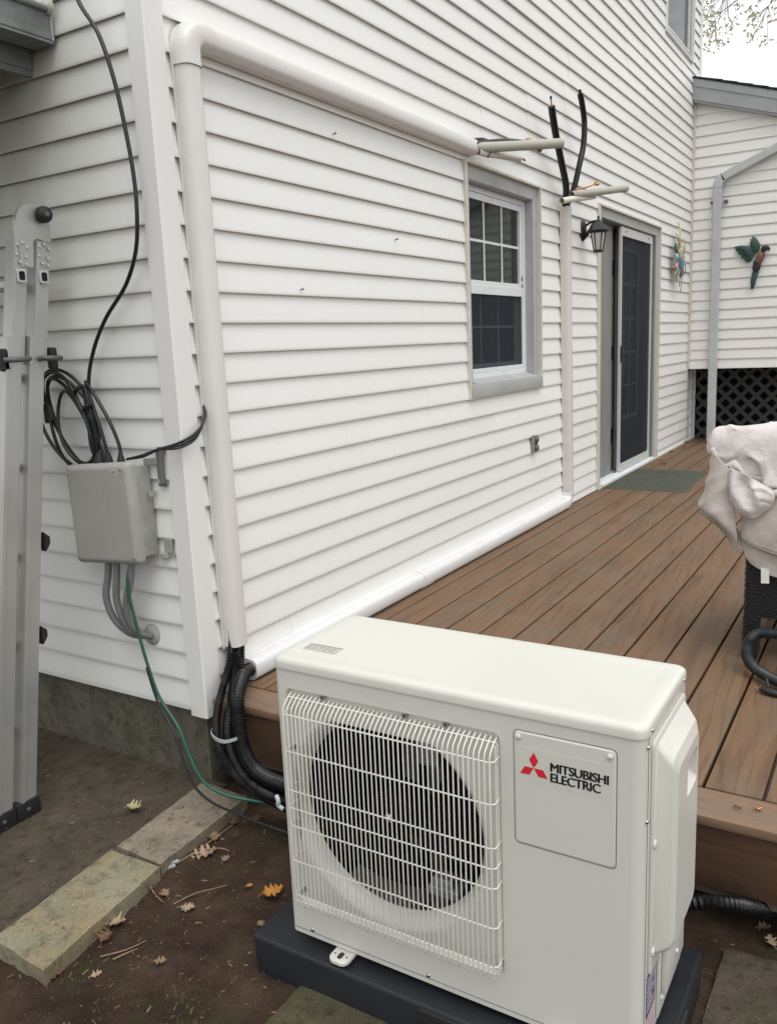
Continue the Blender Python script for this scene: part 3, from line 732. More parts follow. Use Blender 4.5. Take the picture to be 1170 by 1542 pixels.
cv2 = empty('line_set_cover', (.02, 1.8, .33), 'white plastic duct lying along the deck then rising between window and lantern', 'duct cover')
zl = .371
MB().sweep(dsec(1.08, 1.04), (X0, .190, zl), (X0, 1.455, zl), (0, 0, 1), (1, 0, 0)).build('low_duct', 'duct2', cv2, smooth=35)
MB().sweep(dsec(1.08, 1.04), (X0, 1.535, zl), (X0, 3.56, zl), (0, 0, 1), (1, 0, 0)).build('low_duct', 'duct2', cv2, smooth=35)
MB().sweep(dsec(1.15, 1.11), (X0-.0005, 1.450, zl), (X0-.0005, 1.540, zl), (0, 0, 1), (1, 0, 0)).build('coupling', 'duct2', cv2, smooth=35)
yv = 3.612
MB().sweep(dsec(), (X0, yv+.012, .435), (X0, yv-.03, 2.345), (0, 1, 0), (1, 0, 0)).build('vertical_duct', 'duct3', cv2, smooth=35)
elbow(MB(), (X0-.001, yv-.056, zl+.056), .056, -math.pi/2, 0, dsec(1.07, 1.08), ((0, 1, 0), (0, 0, 1)), 10, .022).build('elbow', 'duct2', cv2, smooth=50)
MB().lathe([(0, .002), (.006, .002), (.007, 0)], (X0+.064, yv, .42), (1, 0, 0), 10).build('screw', 'screw', cv2)
MB().lathe([(0, .001), (.004, .001), (.005, 0)], (X0+.061, 1.52, zl+.012), (1, 0, 0), 10).build('screw_hole', 'hole', cv2)

# ------------------------------------------------------------------ line-set hoses at the lower left
def hose(name, P, r, label, mat='blackhose', corr=(.010, .0021), seg=14, sub=10, cat='hose', group=None):
    o = MB().tube(P, r, seg, sub=sub, corr=corr).build(name, mat, smooth=28, origin=P[0]); return tag(o, label, cat, group)
G1 = 'black corrugated line-set hoses'
hose('corrugated_hose', [(.042, .112, .560), (.048, .095, .45), (.088, -.02, .34), (.128, -.085, .285), (.185, -.135, .235), (.29, -.16, .165), (.43, -.165, .125), (.62, -.16, .11), (.9, -.15, .10)], .013, 'thin black corrugated hose on the far left of the bundle below the duct', group=G1, corr=(.007, .0013))
hose('corrugated_hose', [(.042, .138, .560), (.050, .115, .44), (.108, .025, .33), (.165, -.07, .27), (.235, -.125, .21), (.335, -.155, .16), (.48, -.165, .145), (.70, -.15, .15), (1.0, -.14, .13)], .0195, 'thick black corrugated hose dropping out of the corner duct', group=G1)
hose('corrugated_hose', [(.046, .30, .368), (.048, .215, .370), (.062, .150, .380), (.118, .065, .392), (.168, -.02, .358), (.225, -.08, .290), (.275, -.12, .240), (.345, -.145, .205), (.46, -.16, .195), (.66, -.15, .20), (.95, -.14, .18)], .0235, 'thickest black corrugated hose curling out of the low duct end', group=G1, corr=(.012, .0026))
hose('corrugated_hose', [(.040, .158, .56), (.046, .148, .45), (.085, .075, .35), (.150, -.015, .285), (.21, -.07, .225), (.30, -.10, .18), (.45, -.11, .155), (.7, -.11, .15)], .0165, 'middle black corrugated hose squeezed between the thick and the thickest hose', group=G1)
tp = [(.098, -.075, .262), (.135, -.118, .272), (.19, -.15, .279), (.235, -.158, .286), (.262, -.135, .292)]
z_ = MB()
P = spline([Vector(p) for p in tp], 5); o = 0
for i in range(len(P)-1):
    a, b_ = P[i], P[i+1]; z_.add([a+Vector((0, -.0015, -.0055)), b_+Vector((0, -.0015, -.0055)), b_+Vector((0, -.0015, .0055)), a+Vector((0, -.0015, .0055)), a+Vector((0, .002, -.0055)), b_+Vector((0, .002, -.0055)), b_+Vector((0, .002, .0055)), a+Vector((0, .002, .0055))], [(0, 1, 2, 3), (4, 7, 6, 5), (0, 4, 5, 1), (3, 2, 6, 7)])
tag(z_.build('zip_tie', 'ziptie', smooth=60), 'pale grey zip tie strapped round the black hose bundle', 'zip tie')
tag(MB().tube([(.478, -.215, .190), (.490, -.222, .178), (.488, -.222, .165), (.505, -.22, .155)], .007, 8, sub=4).build('plastic_plug', 'ziptie', smooth=60), 'small pale plastic fitting beside the left edge of the heat pump', 'fitting')
# hoses right of the unit
hose('corrugated_hose', [(1.0, -.13, .12), (1.35, -.12, .13), (1.62, -.105, .150), (1.69, -.09, .163), (1.745, -.05, .150), (1.79, .02, .11), (1.82, .12, .06), (1.82, .3, .03)], .017, 'black corrugated hose looping low behind the right side of the heat pump', corr=(.012, .0026))
hose('corrugated_hose', [(1.56, -.20, .38), (1.61, -.17, .37), (1.645, -.15, .32), (1.648, -.14, .26), (1.62, -.13, .20), (1.55, -.12, .14)], .014, 'short black hose bending down to the heat pump valve near its right rear', corr=(.012, .0022))

# green and black ground wires
def wire(name, P, r, mat, label, cat='wire', group=None, sub=8):
    o = MB().tube(P, r, 8, sub=sub).build(name, mat, smooth=70, origin=P[0]); return tag(o, label, cat, group)
wire('ground_wire', [(-.205, -.075, .83), (-.213, -.10, .742), (-.191, -.10, .602), (-.156, -.10, .463), (-.113, -.10, .349), (-.025, -.11, .260), (.075, -.165, .205), (.175, -.215, .165), (.26, -.21, .135), (.34, -.18, .12), (.42, -.16, .12)], .0055, 'green', 'green ground wire sweeping from the grey box down to the hose bundle')
wire('black_wire', [(-.150, -.11, .455), (-.112, -.11, .335), (-.03, -.125, .245), (.07, -.19, .19), (.17, -.245, .155), (.26, -.26, .13), (.37, -.26, .12), (.50, -.27, .12), (.7, -.24, .1)], .0045, 'cable', 'thin black wire tied along the green ground wire')

# ------------------------------------------------------------------ cut tube ends by the window and above the tall duct
def foamtube(name, P, r, mat, label, ext_=None):
    t = empty(name, P[0], label, 'pipe')
    b = MB().tube(P, r, 16, cap=False, sub=6)
    P2 = spline([Vector(p) for p in P], 6); d = (P2[-1]-P2[-2]).normalized(); e = P2[-1]
    b.lathe([(r, 0), (r*.93, .002), (r*.42, .002)], e, d, 16); b.build('insulation', mat, t, smooth=50)
    MB().lathe([(r*.43, .0015), (r*.40, -.03), (0, -.03)], e, d, 16).build('bore', 'hole', t, smooth=50)
    if ext_: MB().tube([e-d*.02, e+d*.045, e+d*.06+Vector((0, .0, -.006))], .006, 8).build('copper_stub', 'copper', t, smooth=60)
    return t
foamtube('insulated_pipe', [(.050, 2.17, 2.480), (.085, 2.24, 2.486), (.18, 2.44, 2.512), (.32, 2.73, 2.553)], .0255, 'foam', 'beige foam-wrapped pipe with an open end jutting past the window top')
foamtube('insulated_pipe', [(.068, 2.19, 2.462), (.078, 2.27, 2.462), (.10, 2.45, 2.475), (.12, 2.62, 2.485)], .018, 'foamw', 'short white foam pipe with copper stub under the beige one', True)
t = empty('insulated_pipe', (.06, 2.18, 2.5), 'black wrapped pipe with a brass nut above the window', 'pipe')
MB().tube([(.06, 2.16, 2.49), (.072, 2.24, 2.508), (.11, 2.45, 2.545), (.13, 2.62, 2.565), (.132, 2.78, 2.580), (.13, 2.90, 2.575)], .016, 12, sub=6).tube([(.05, 2.17, 2.51), (.07, 2.25, 2.525), (.08, 2.36, 2.522)], .012, 10, sub=5).build('wrap', 'blackhose', t, smooth=60)
MB().lathe([(0, -.02), (.011, -.018), (.016, -.012), (.016, .012), (.011, .018), (0, .02)], (.145, 2.70, 2.588), (.1, 1, .1), 6).lathe([(0, -.035), (.008, -.035), (.008, -.01)], (.145, 2.70, 2.588), (.1, 1, .1), 10).build('brass_nut', 'brass', t)
MB().tube([(.092, 2.255, 2.435), (.108, 2.268, 2.47), (.098, 2.275, 2.505), (.07, 2.27, 2.52)], .003, 6, sub=4).build('cable_tie', 'cable', t)
# vertical pair
t = empty('insulated_pipe', (.075, 3.5, 2.33), 'black wrapped pipe, left of the pair rising from the tall duct', 'pipe')
MB().tube([(.040, 3.568, 2.335), (.056, 3.548, 2.38), (.085, 3.47, 2.46), (.10, 3.33, 2.60), (.112, 3.20, 2.74), (.12, 3.12, 2.858)], .0215, 12, sub=8, corr=(.012, .0009)).build('wrap', 'blackhose', t, smooth=60)
MB().tube([(.12, 3.125, 2.85), (.121, 3.110, 2.895)], .005, 8).build('copper_stub', 'copper', t, smooth=60)
MB().tube([(.121, 3.110, 2.893), (.1215, 3.106, 2.906)], .0075, 8).build('cap', 'blackhose', t, smooth=60)
t = empty('insulated_pipe', (.075, 3.55, 2.33), 'black wrapped pipe, right of the pair, bending outward above the duct', 'pipe')
MB().tube([(.040, 3.60, 2.335), (.060, 3.59, 2.38), (.09, 3.61, 2.46), (.112, 3.648, 2.60), (.12, 3.708, 2.735), (.12, 3.727, 2.871), (.12, 3.690, 2.964), (.12, 3.640, 3.035)], .019, 12, sub=8, corr=(.012, .0007)).build('wrap', 'blackhose', t, smooth=60)
MB().tube([(.12, 3.642, 3.03), (.121, 3.632, 3.055)], .010, 8).build('cap', 'blackhose', t, smooth=60)
foamtube('insulated_pipe', [(.095, 3.36, 2.350), (.12, 3.50, 2.375), (.15, 3.68, 2.402), (.16, 3.81, 2.425)], .019, 'foamw', 'white foam pipe poking right from the top of the tall duct', None)
foamtube('insulated_pipe', [(.11, 3.50, 2.400), (.17, 3.66, 2.425), (.24, 3.82, 2.450), (.32, 4.01, 2.480)], .0235, 'foam', 'beige foam pipe pointing right above the wall lantern')
t = empty('copper_pipe', (.15, 3.7, 2.46), 'thin bare pipe with brass nut lying on the beige foam pipe above the lantern', 'pipe')
MB().tube([(.14, 3.48, 2.425), (.19, 3.55, 2.444), (.235, 3.60, 2.465)], .005, 8, sub=4).build('tube', 'copper', t, smooth=60)
MB().lathe([(0, -.02), (.010, -.018), (.014, -.010), (.014, .012), (.009, .018), (0, .02)], (.242, 3.61, 2.468), (.5, 1, .2), 6).build('brass_nut', 'brass', t)

# ------------------------------------------------------------------ wall bits
LDZ = .022
lamp = empty('wall_lantern', (.02, 4.02, 2.2-LDZ), 'black wall lantern on a curved arm left of the patio door', 'lantern')
m = MB(); 
m.lathe([(0, .022), (.026, .020), (.044, .012), (.050, 0)], (.014, 4.02, 2.235), (1, 0, 0), 24)
for i in range(len(m.v)):
    x, y, z = m.v[i]; m.v[i] = (x, y, 2.235+(z-2.235)*1.45-.02)
m.build('back_plate', 'iron', lamp, smooth=50)
MB().tube([(.025, 4.02, 2.165), (.055, 4.02, 2.20), (.085, 4.02, 2.245), (.115, 4.02, 2.262), (.14, 4.02, 2.262)], lambda t: .013-.003*t, 10, sub=6).tube([(.025, 4.02, 2.24), (.08, 4.02, 2.268), (.14, 4.02, 2.268)], .008, 8, sub=4).build('arm', 'iron', lamp, smooth=60)
LC = (.135, 3.985); hx = 6
def hexring(r, z, n=6, ph=.26): return [(LC[0]+r*math.cos(ph+2*math.pi*i/n), LC[1]+r*math.sin(ph+2*math.pi*i/n), z) for i in range(n)]
def loft(m, rings, close=True):
    o = len(m.v); n = len(rings[0])
    for rg in rings: m.v += rg
    for i in range(len(rings)-1):
        for j in range(n): m.f.append((o+i*n+j, o+i*n+(j+1) % n, o+(i+1)*n+(j+1) % n, o+(i+1)*n+j))
    if close: m.f.append(tuple(range(o, o+n))[::-1]); m.f.append(tuple(range(o+(len(rings)-1)*n, o+len(rings)*n)))
    return m
loft(MB(), [hexring(.074, 2.192), hexring(.078, 2.200), hexring(.060, 2.222), hexring(.036, 2.245), hexring(.020, 2.258), hexring(.014, 2.270)]).lathe([(.004, 0), (.010, .004), (.006, .010), (.010, .018), (.006, .028), (0, .032)], (LC[0], LC[1], 2.268), (0, 0, 1), 12).build('cap', 'iron', lamp)
m = MB()
t6 = hexring(.052, 2.196); b6 = hexring(.030, 2.068)
for a, b_ in zip(t6, b6): m.tube([a, b_], .0042, 5)
loft(m, [hexring(.031, 2.055), hexring(.036, 2.060), hexring(.034, 2.072), hexring(.026, 2.072)]); loft(m, [hexring(.055, 2.186), hexring(.055, 2.196), hexring(.046, 2.196), hexring(.046, 2.186)])
m.build('cage', 'iron', lamp)
loft(MB(), [hexring(.028, 2.073), hexring(.049, 2.187)], False).build('glass', 'lampglass', lamp)
MB().lathe([(.008, 0), (.010, .03), (.012, .05), (.0, .07)], (LC[0], LC[1], 2.075), (0, 0, 1), 10).build('bulb', 'foamw', lamp, smooth=60)

lamp.location.z += LDZ
# sunburst ornament of metal sea shapes
orn = empty('wall_ornament', (.03, 6.74, 2.22), 'painted metal sunburst of fish and shell shapes right of the patio door', 'ornament')
rr = random.Random(12); keys = ['slate', 'pink', 'teal', 'rust', 'sand', 'green', 'yellow', 'sand', 'slate', 'rust', 'teal', 'pink']
OC = Vector((.055, 6.74, 2.22))
for i in range(26):
    a = 2*math.pi*i/26+rr.uniform(-.08, .08); rlen = rr.uniform(.20, .30)*(1.0 if abs(math.sin(a)) > .5 else .8)*(1.12 if i in (6, 7, 20) else 1)
    d = Vector((0, math.cos(a), math.sin(a))); n_ = Vector((0, -math.sin(a), math.cos(a))); w_ = rr.uniform(.013, .026); o_ = rr.uniform(-.012, .022)
    P = []; m = MB(); st = 7
    for k_ in range(st+1):
        t = k_/st; ww = w_*math.sin(math.pi*min(1, .25+.75*t))**.8+.0012; c_ = OC+d*(.05+(rlen-.05)*t)+n_*(.018*math.sin(t*5+i))+Vector((o_+.02*math.sin(t*3), 0, 0))
        m.v += [tuple(c_-n_*ww), tuple(c_+Vector((.006, 0, 0))), tuple(c_+n_*ww), tuple(c_-Vector((.003, 0, 0)))]
    for k_ in range(st):
        for j in range(4): m.f.append((k_*4+j, k_*4+(j+1) % 4, k_*4+4+(j+1) % 4, k_*4+4+j))
    m.f.append((0, 1, 2, 3)); m.f.append(tuple(st*4+j for j in range(4)))
    m.build('ray', ORN[keys[i % len(keys)]], orn, smooth=40)
def blob(cx, cy, cz, ry, rz, rx, tilt, mat, name, tail=0):
    m = MB(); n = 14; c_, s_2 = math.cos(tilt), math.sin(tilt)
    for i in range(9):
        t = -1+2*i/8; rr_ = math.sqrt(max(0, 1-t*t))*(1-.5*tail*(t < 0)*abs(t))+.001
        for j in range(n):
            a = 2*math.pi*j/n; py = math.cos(a)*ry*rr_; px = math.sin(a)*rx*rr_; pz = t*rz
            m.v.append((cx+px, cy+py*c_-pz*s_2, cz+py*s_2+pz*c_))
    for i in range(8):
        for j in range(n): m.f.append((i*n+j, i*n+(j+1) % n, (i+1)*n+(j+1) % n, (i+1)*n+j))
    return m.build(name, mat, orn, smooth=70)
blob(.085, 6.72, 2.265, .042, .095, .020, .1, ORN['yellow'], 'sea_horse_body'); blob(.090, 6.73, 2.13, .040, .115, .022, .12, ORN['blue'], 'fish_body', 1)
blob(.07, 6.86, 2.20, .03, .085, .016, -.25, ORN['blue'], 'fish_body', 1); blob(.08, 6.60, 2.215, .045, .035, .02, 0, ORN['teal'], 'shell'); blob(.075, 6.60, 2.13, .045, .032, .02, .4, ORN['pink'], 'shell')
blob(.07, 6.66, 2.05, .035, .06, .016, -.1, ORN['sand'], 'shell'); blob(.07, 6.90, 2.10, .025, .055, .014, .4, ORN['rust'], 'shell'); blob(.065, 6.62, 2.30, .035, .05, .015, .5, ORN['green'], 'shell'); blob(.07, 6.78, 2.36, .03, .05, .015, .1, ORN['rust'], 'shell')

# parrot ornament on the extension
par = empty('parrot_ornament', (.64, 7.45, 2.2), 'green and red metal parrot with spread wings on the cream extension wall', 'ornament')
def feather_shape(name, pts, mat, y0, th=.012, bulge=.012):
    n = len(pts); cx = sum(p[0] for p in pts)/n; cz = sum(p[1] for p in pts)/n; m = MB()
    m.v = [(x, y0+th, z) for x, z in pts]+[(x, y0, z) for x, z in pts]+[(cx+(x-cx)*.6, y0-bulge, cz+(z-cz)*.6) for x, z in pts]+[(cx, y0-bulge*1.25, cz)]
    for i in range(n):
        j = (i+1) % n; m.f += [(i, j, n+j, n+i), (n+i, n+j, 2*n+j, 2*n+i), (2*n+i, 2*n+j, 3*n)]
    m.f.append(tuple(range(n))[::-1]); return m.build(name, mat, par, smooth=35)
Y = 7.455
feather_shape('wing', [(.452, 2.335), (.50, 2.342), (.57, 2.335), (.62, 2.29), (.645, 2.25), (.62, 2.195), (.60, 2.170), (.56, 2.180), (.545, 2.215), (.525, 2.212), (.515, 2.250), (.490, 2.255), (.488, 2.285), (.462, 2.290), (.472, 2.315), (.450, 2.320)], 'bird_green', Y)
feather_shape('wing', [(.612, 2.425), (.618, 2.395), (.60, 2.40), (.604, 2.37), (.595, 2.365), (.605, 2.31), (.63, 2.26), (.66, 2.245), (.69, 2.275), (.694, 2.33), (.672, 2.375), (.645, 2.41)], 'bird_green', Y-.006)
for q in range(4):
    feather_shape('feather', [(.475+.02*q, 2.322-.022*q), (.55+.015*q, 2.305-.022*q), (.60, 2.27-.015*q), (.55+.015*q, 2.292-.024*q)], 'bird_dark', Y-.016, .006, .004)
feather_shape('body', [(.735, 2.27), (.742, 2.22), (.720, 2.16), (.69, 2.13), (.660, 2.135), (.650, 2.17), (.665, 2.22), (.70, 2.275)], 'bird_red', Y-.012, .02, .03)
feather_shape('head', [(.700, 2.285), (.715, 2.315), (.745, 2.322), (.775, 2.31), (.79, 2.285), (.780, 2.262), (.768, 2.272), (.745, 2.262), (.715, 2.262)], 'bird_dark', Y-.02, .02, .022)
feather_shape('tail', [(.650, 2.13), (.690, 2.13), (.688, 2.06), (.675, 2.02), (.665, 1.965), (.648, 1.90), (.640, 1.915), (.632, 1.900), (.622, 1.91), (.617, 1.99), (.628, 2.06)], 'bird_green', Y-.004, .014, .016)
feather_shape('rump', [(.640, 2.19), (.712, 2.15), (.700, 2.085), (.655, 2.05), (.630, 2.10)], 'bird_dark', Y-.018, .01, .01)

# outlet and screws on the wall
out = empty('wall_outlet', (.02, 3.05, .85), 'small grey outdoor outlet low on the white siding right of the window', 'outlet')
MB().box(.015, .026, 3.005, 3.045, .79, .905, .003).build('plate', 'capping_dk', out)
MB().lathe([(0, .022), (.016, .020), (.022, .012), (.022, 0)], (.022, 3.07, .875), (1, .2, 0), 12).lathe([(0, .022), (.016, .020), (.022, .012), (.022, 0)], (.022, 3.07, .820), (1, .2, 0), 12).box(.016, .028, 3.04, 3.095, .795, .90, .003).build('socket', 'alu_dk', out, smooth=40)
for (y, z, lb) in [(.957, 2.333, 'tiny screw in the white siding just under the upper duct'), (1.413, 1.968, 'tiny screw in the siding nearest the left side of the window'), (.68, 1.726, 'tiny screw in the siding, lowest of the three')]:
    m = MB().tube([(.008, y, z), (.026, y+.002, z+.005)], .0024, 6).lathe([(0, .002), (.005, .001), (.005, -.001), (0, -.001)], (.026, y+.002, z+.005), (1, .1, .3), 8)
    tag(m.build('screw', 'alu_dk', origin=(.012, y, z)), lb, 'screw', 'loose screws in the wall')

# ------------------------------------------------------------------ utility box, cables and conduits on the left wall
bx = empty('utility_box', (-.27, -.02, .82), 'grey plastic utility box mounted low on the left wall under black cables', 'utility box')
def rot_box(parts, cx=-.275, cz=.985, a=R(4.0)):
    for o in parts:
        for v_ in o.data.vertices:
            x, y, z = v_.co+wloc(o); dx, dz = x-cx, z-cz
            v_.co = Vector((cx+dx*math.cos(a)-dz*math.sin(a)*.35, y, cz+dz+dx*math.tan(a)))-wloc(o)
bo = MB().box(-.430, -.132, -.108, -.022, .832, 1.135, .006).build('body', 'boxside', bx, smooth=40)
m = MB(); x0, x1, z0, z1 = -.447, -.130, .812, 1.158
loftr = []
for (ins, y) in ((0, -.085), (0, -.105), (.003, -.111), (.012, -.118), (.016, -.120)):
    r = .014; ring = []
    for cxx, czz, a0 in ((x1-ins-r, z1-ins-r, 0), (x0+ins+r, z1-ins-r, 90), (x0+ins+r, z0+ins+r, 180), (x1-ins-r, z0+ins+r, 270)):
        for q in range(5): a = R(a0+q*22.5); ring.append((cxx+r*math.cos(a), y, czz+r*math.sin(a)))
    loftr.append(ring)
loftr.append([(-.2885+(p[0]+.2885)*.96, -.1201, .985+(p[2]-.985)*.96) for p in loftr[-1]]); loft(m, loftr); li = m.build('lid', 'boxgrey', bx, smooth=35)
sw = [MB().lathe([(0, .003), (.004, .0025), (.005, 0)], (x, -.119, z), (0, -1, 0), 10).build('screw', 'screw', bx) for x, z in ((-.162, 1.135), (-.150, .835), (-.43, 1.13), (-.43, .835))]
lb = MB().box(-.213, -.180, -.1208, -.1195, 1.118, 1.136).build('label_plate', 'galv', bx)
lt = MB().box(-.210, -.183, -.1214, -.1209, 1.129, 1.131).box(-.210, -.183, -.1214, -.1209, 1.124, 1.126).build('label_print', 'alu_dk', bx)
tbs = [MB().box(*q, .003).build('mounting_tab', 'boxside', bx) for q in ((-.150, -.085, -.030, -.020, 1.135, 1.160), (-.125, -.085, -.034, -.020, .815, .835), (-.122, -.112, -.05, -.022, 1.03, 1.05))]
rot_box([bo, li, lb, lt]+tbs+sw)
# scarred siding / bracket beside the box
tag(MB().box(-.098, -.085, -.024, -.019, 1.10, 1.20).box(-.082, -.066, -.034, -.020, 1.085, 1.21, .003).box(-.100, -.066, -.022, -.018, 1.075, 1.086).build('wall_bracket', 'greyconduit'), 'small dark metal bracket on the left wall at the box top right', 'bracket')
tag(MB().box(-.098, -.062, -.028, -.019, .845, .90, .004).box(-.10, -.05, -.024, -.018, .835, .845).build('wall_bracket', 'boxside'), 'dirty putty-coloured remnant on the siding at the box bottom right', 'bracket')
GC = 'grey conduits under the utility box'
for P, lb_ in [([(-.320, -.075, .84), (-.325, -.085, .76), (-.335, -.095, .68), (-.318, -.085, .60), (-.272, -.06, .545), (-.235, -.03, .535), (-.22, .01, .535)], 'left grey conduit curving from the box into the wall'),
             ([(-.275, -.080, .84), (-.278, -.088, .76), (-.285, -.092, .67), (-.265, -.08, .585), (-.235, -.055, .545), (-.215, -.02, .530), (-.21, .01, .53)], 'middle grey conduit curving from the box into the wall'),
             ([(-.205, -.075, .84), (-.212, -.085, .76), (-.240, -.09, .67), (-.240, -.085, .60), (-.225, -.06, .555), (-.205, -.03, .535), (-.20, .01, .53)], 'right grey conduit hanging nearest the green wire')]:
    tag(MB().tube(P, .0125, 12, sub=8).build('conduit', 'greyconduit', smooth=60, origin=P[0]), lb_, 'conduit', GC)
tag(MB().lathe([(.010, .018), (.020, .016), (.034, .010), (.040, .002), (.042, 0)], (-.215, -.010, .530), (0, -1, 0), 14).build('sealant_patch', 'boxside', smooth=60), 'dirty sealant ring where the conduits enter the left wall', 'sealant')

wire('cable', [(-.25, -.05, 2.70), (-.2, -.06, 2.57), (-.128, -.06, 2.463), (-.08, -.06, 2.325), (-.051, -.06, 2.17), (-.036, -.06, 2.035), (-.040, -.06, 1.92), (-.067, -.055, 1.823), (-.132, -.05, 1.728), (-.241, -.05, 1.63), (-.318, -.05, 1.526), (-.352, -.055, 1.42), (-.345, -.06, 1.30), (-.30, -.065, 1.165)], .0065, 'cable', 'long black cable snaking down the left wall from the top of the picture', 'cable')
coil = empty('cable_coil', (-.4, -.06, 1.16), 'coiled black cable tied with straps above the grey utility box', 'cable')
loops = []
for q, (dx, s_, rx, rz, cx, cz) in enumerate([(0, 1, .145, .150, -.455, 1.310), (.008, 1, .137, .138, -.450, 1.300), (-.006, 1, .130, .145, -.448, 1.285), (.01, 1, .100, .115, -.425, 1.275), (.004, 1, .150, .155, -.452, 1.295)]):
    P = []
    for i in range(25):
        a = 2*math.pi*i/24; tilt = .42
        x = rx*math.cos(a)*.86; z = rz*math.sin(a)*1.05
        P.append((cx+x+.10*z*-1.0*tilt*3+dx, -.060-.007*q+.012*math.sin(a*2+q), cz+z-x*.35))
    loops.append(P)
for P in loops: MB().tube(P, .0062, 8, sub=2).build('loop', 'cable', coil, smooth=60)
for P in ([(-.345, -.08, 1.42), (-.325, -.085, 1.36), (-.315, -.085, 1.28), (-.318, -.08, 1.165)], [(-.35, -.07, 1.43), (-.295, -.08, 1.38), (-.235, -.085, 1.30), (-.205, -.08, 1.22), (-.202, -.08, 1.165)], [(-.345, -.07, 1.41), (-.31, -.08, 1.34), (-.275, -.085, 1.25), (-.262, -.08, 1.165)], [(-.36, -.07, 1.40), (-.345, -.08, 1.3), (-.335, -.085, 1.2), (-.30, -.08, 1.165)]):
    MB().tube(P, .0062, 8, sub=6).build('lead', 'cable', coil, smooth=60)
for c_, s_ in (((-.36, -.085, 1.405), 1), ((-.325, -.085, 1.345), 1)):
    MB().tube([(c_[0]-.02, c_[1]-.008, c_[2]-.012), (c_[0], c_[1]-.018, c_[2]), (c_[0]+.022, c_[1]-.008, c_[2]+.012)], .008, 8, sub=3).build('strap', 'rubber', coil, smooth=60)
for x, z, r in ((-.310, 1.158, .019), (-.263, 1.160, .014), (-.203, 1.163, .013)):
    MB().lathe([(0, .042), (r*.45, .040), (r*.8, .02), (r, .012), (r, -.006), (0, -.006)], (x, -.08, z-.006), (0, 0, 1), 12).build('gland', 'rubber', coil, smooth=40)
GW = 'thin black cables running round the corner post'
for q in range(3):
    o = .006*q
    wire('cable', [(-.19, -.055-o, 1.170), (-.12, -.06, 1.180+o*.4), (-.05, -.055, 1.205), (.02, -.050-o, 1.222-o), (.046, -.035, 1.234-o*1.5), (.055, .005, 1.250-o*1.5), (.050-.003*q, .050, 1.275-o), (.036, .078+.003*q, 1.305), (.022, .095, 1.34), (.018, .11, 1.38)], .0042, 'cable', ['topmost', 'middle', 'lowest'][q]+' of the three thin black cables rounding the corner post', 'cable', GW)

# ------------------------------------------------------------------ ladder
lad = empty('folding_ladder', (-.5, -.46, 0), 'folded telescopic aluminium ladder leaning on the left wall', 'ladder')
def LP(y0, y1, t): return y0+(y1-y0)*t           # leans to the wall with height
def rail(yb, yt, z0, z1, ztot, x, wd, dp, mat, name):
    a = yb+(yt-yb)*z0/ztot; b_ = yb+(yt-yb)*z1/ztot; r = .004
    sec = [(-wd/2+r, 0), (wd/2-r, 0), (wd/2, -r), (wd/2, -dp), (-wd/2, -dp), (-wd/2, -r)]
    # outer ridge along the front edge of the profile
    sec = [(-wd/2, 0), (-wd/2+.014, 0), (-wd/2+.016, -.004), (wd/2-.004, -.004), (wd/2, -.008), (wd/2, -dp), (-wd/2, -dp)]
    return MB().sweep(sec, (x, a, z0), (x, b_, z1), (0, 1, 0), (1, 0, 0)).build(name, mat, lad, smooth=30)
ZT = 1.93
legs = [(-.548, -.200), (-.458, -.118)]
for yb, yt in legs:
    for x in (-.395, -.83):
        rail(yb, yt-.022, .055, 1.585, ZT, x, .061, .050, 'alu', 'outer_rail')
        rail(yb, yt, 1.50, 1.885, ZT, x-.006, .055, .045, 'alu', 'inner_rail')
        a = yb
        MB().box(x-.036, x+.004, a-.042, a+.046, .008, .068, .006).build('foot', 'rubber', lad, smooth=40)
        MB().lathe([(0, .004), (.006, .003), (.007, 0)], (x+.004, a, .04), (1, 0, 0), 10).build('screw', 'alu_dk', lad)
    # rungs between the rails
    for i in range(6):
        z = .30+.29*i; y = yb+(yt-yb)*z/ZT
        MB().box(-.83, -.42, y-.012, y+.012, z-.012, z+.012, .003).build('rung', 'alu', lad)
    y = yb+(yt-yb)*1.77/ZT
    MB().box(-.409, -.3965, y-.011, y+.011, 1.758, 1.786).build('slot', 'dark', lad)
    m = MB(); frame_rect_pts = None
    ring = []
    for (s1, s2, xx) in ((.017, .021, -.4005), (.017, .021, -.3965), (.011, .014, -.3955), (.011, .014, -.400)):
        rg = []
        for cxx, czz, a0 in ((s1-.006, s2-.006, 0), (-s1+.006, s2-.006, 90), (-s1+.006, -s2+.006, 180), (s1-.006, -s2+.006, 270)):
            for q in range(4): aa = R(a0+q*30); rg.append((xx, y+cxx+.006*math.cos(aa), 1.772+czz+.006*math.sin(aa)))
        ring.append(rg)
    loft(m, ring, False); m.build('slot_rim', 'galv', lad, smooth=40)
    for (dy, dz) in ((-.018, .115), (.0, .122), (.018, .108), (-.018, .085), (.016, .078), (-.004, .062), (.018, .055)):
        zz = 1.772+dz-.02; yyy = yb+(yt-yb)*zz/ZT
        MB().lathe([(0, .003), (.004, .0025), (.006, 0)], (-.400, yyy+dy, zz), (1, 0, 0), 8).build('rivet', 'galv', lad)
    # locking pin through the rail
    z = 1.512; y = yb+(yt-yb)*z/ZT
    sgn = -1 if yb < -.5 else 1
    P = [(-.394, y+(.022 if sgn < 0 else -.012), z), (-.372, y+(.018 if sgn < 0 else -.008), z+.001), (-.362, y+sgn*.008, z), (-.368, y+sgn*.045, z), (-.385, y+sgn*.062, z)]
    MB().tube(P, .0085, 10, sub=4).build('locking_pin', 'alu_dk', lad, smooth=60)
    MB().box(-.42, -.395, min(y+sgn*.034, y+sgn*.060), max(y+sgn*.034, y+sgn*.060), z-.035, z+.035, .006).build('pin_lever', 'rubber', lad)
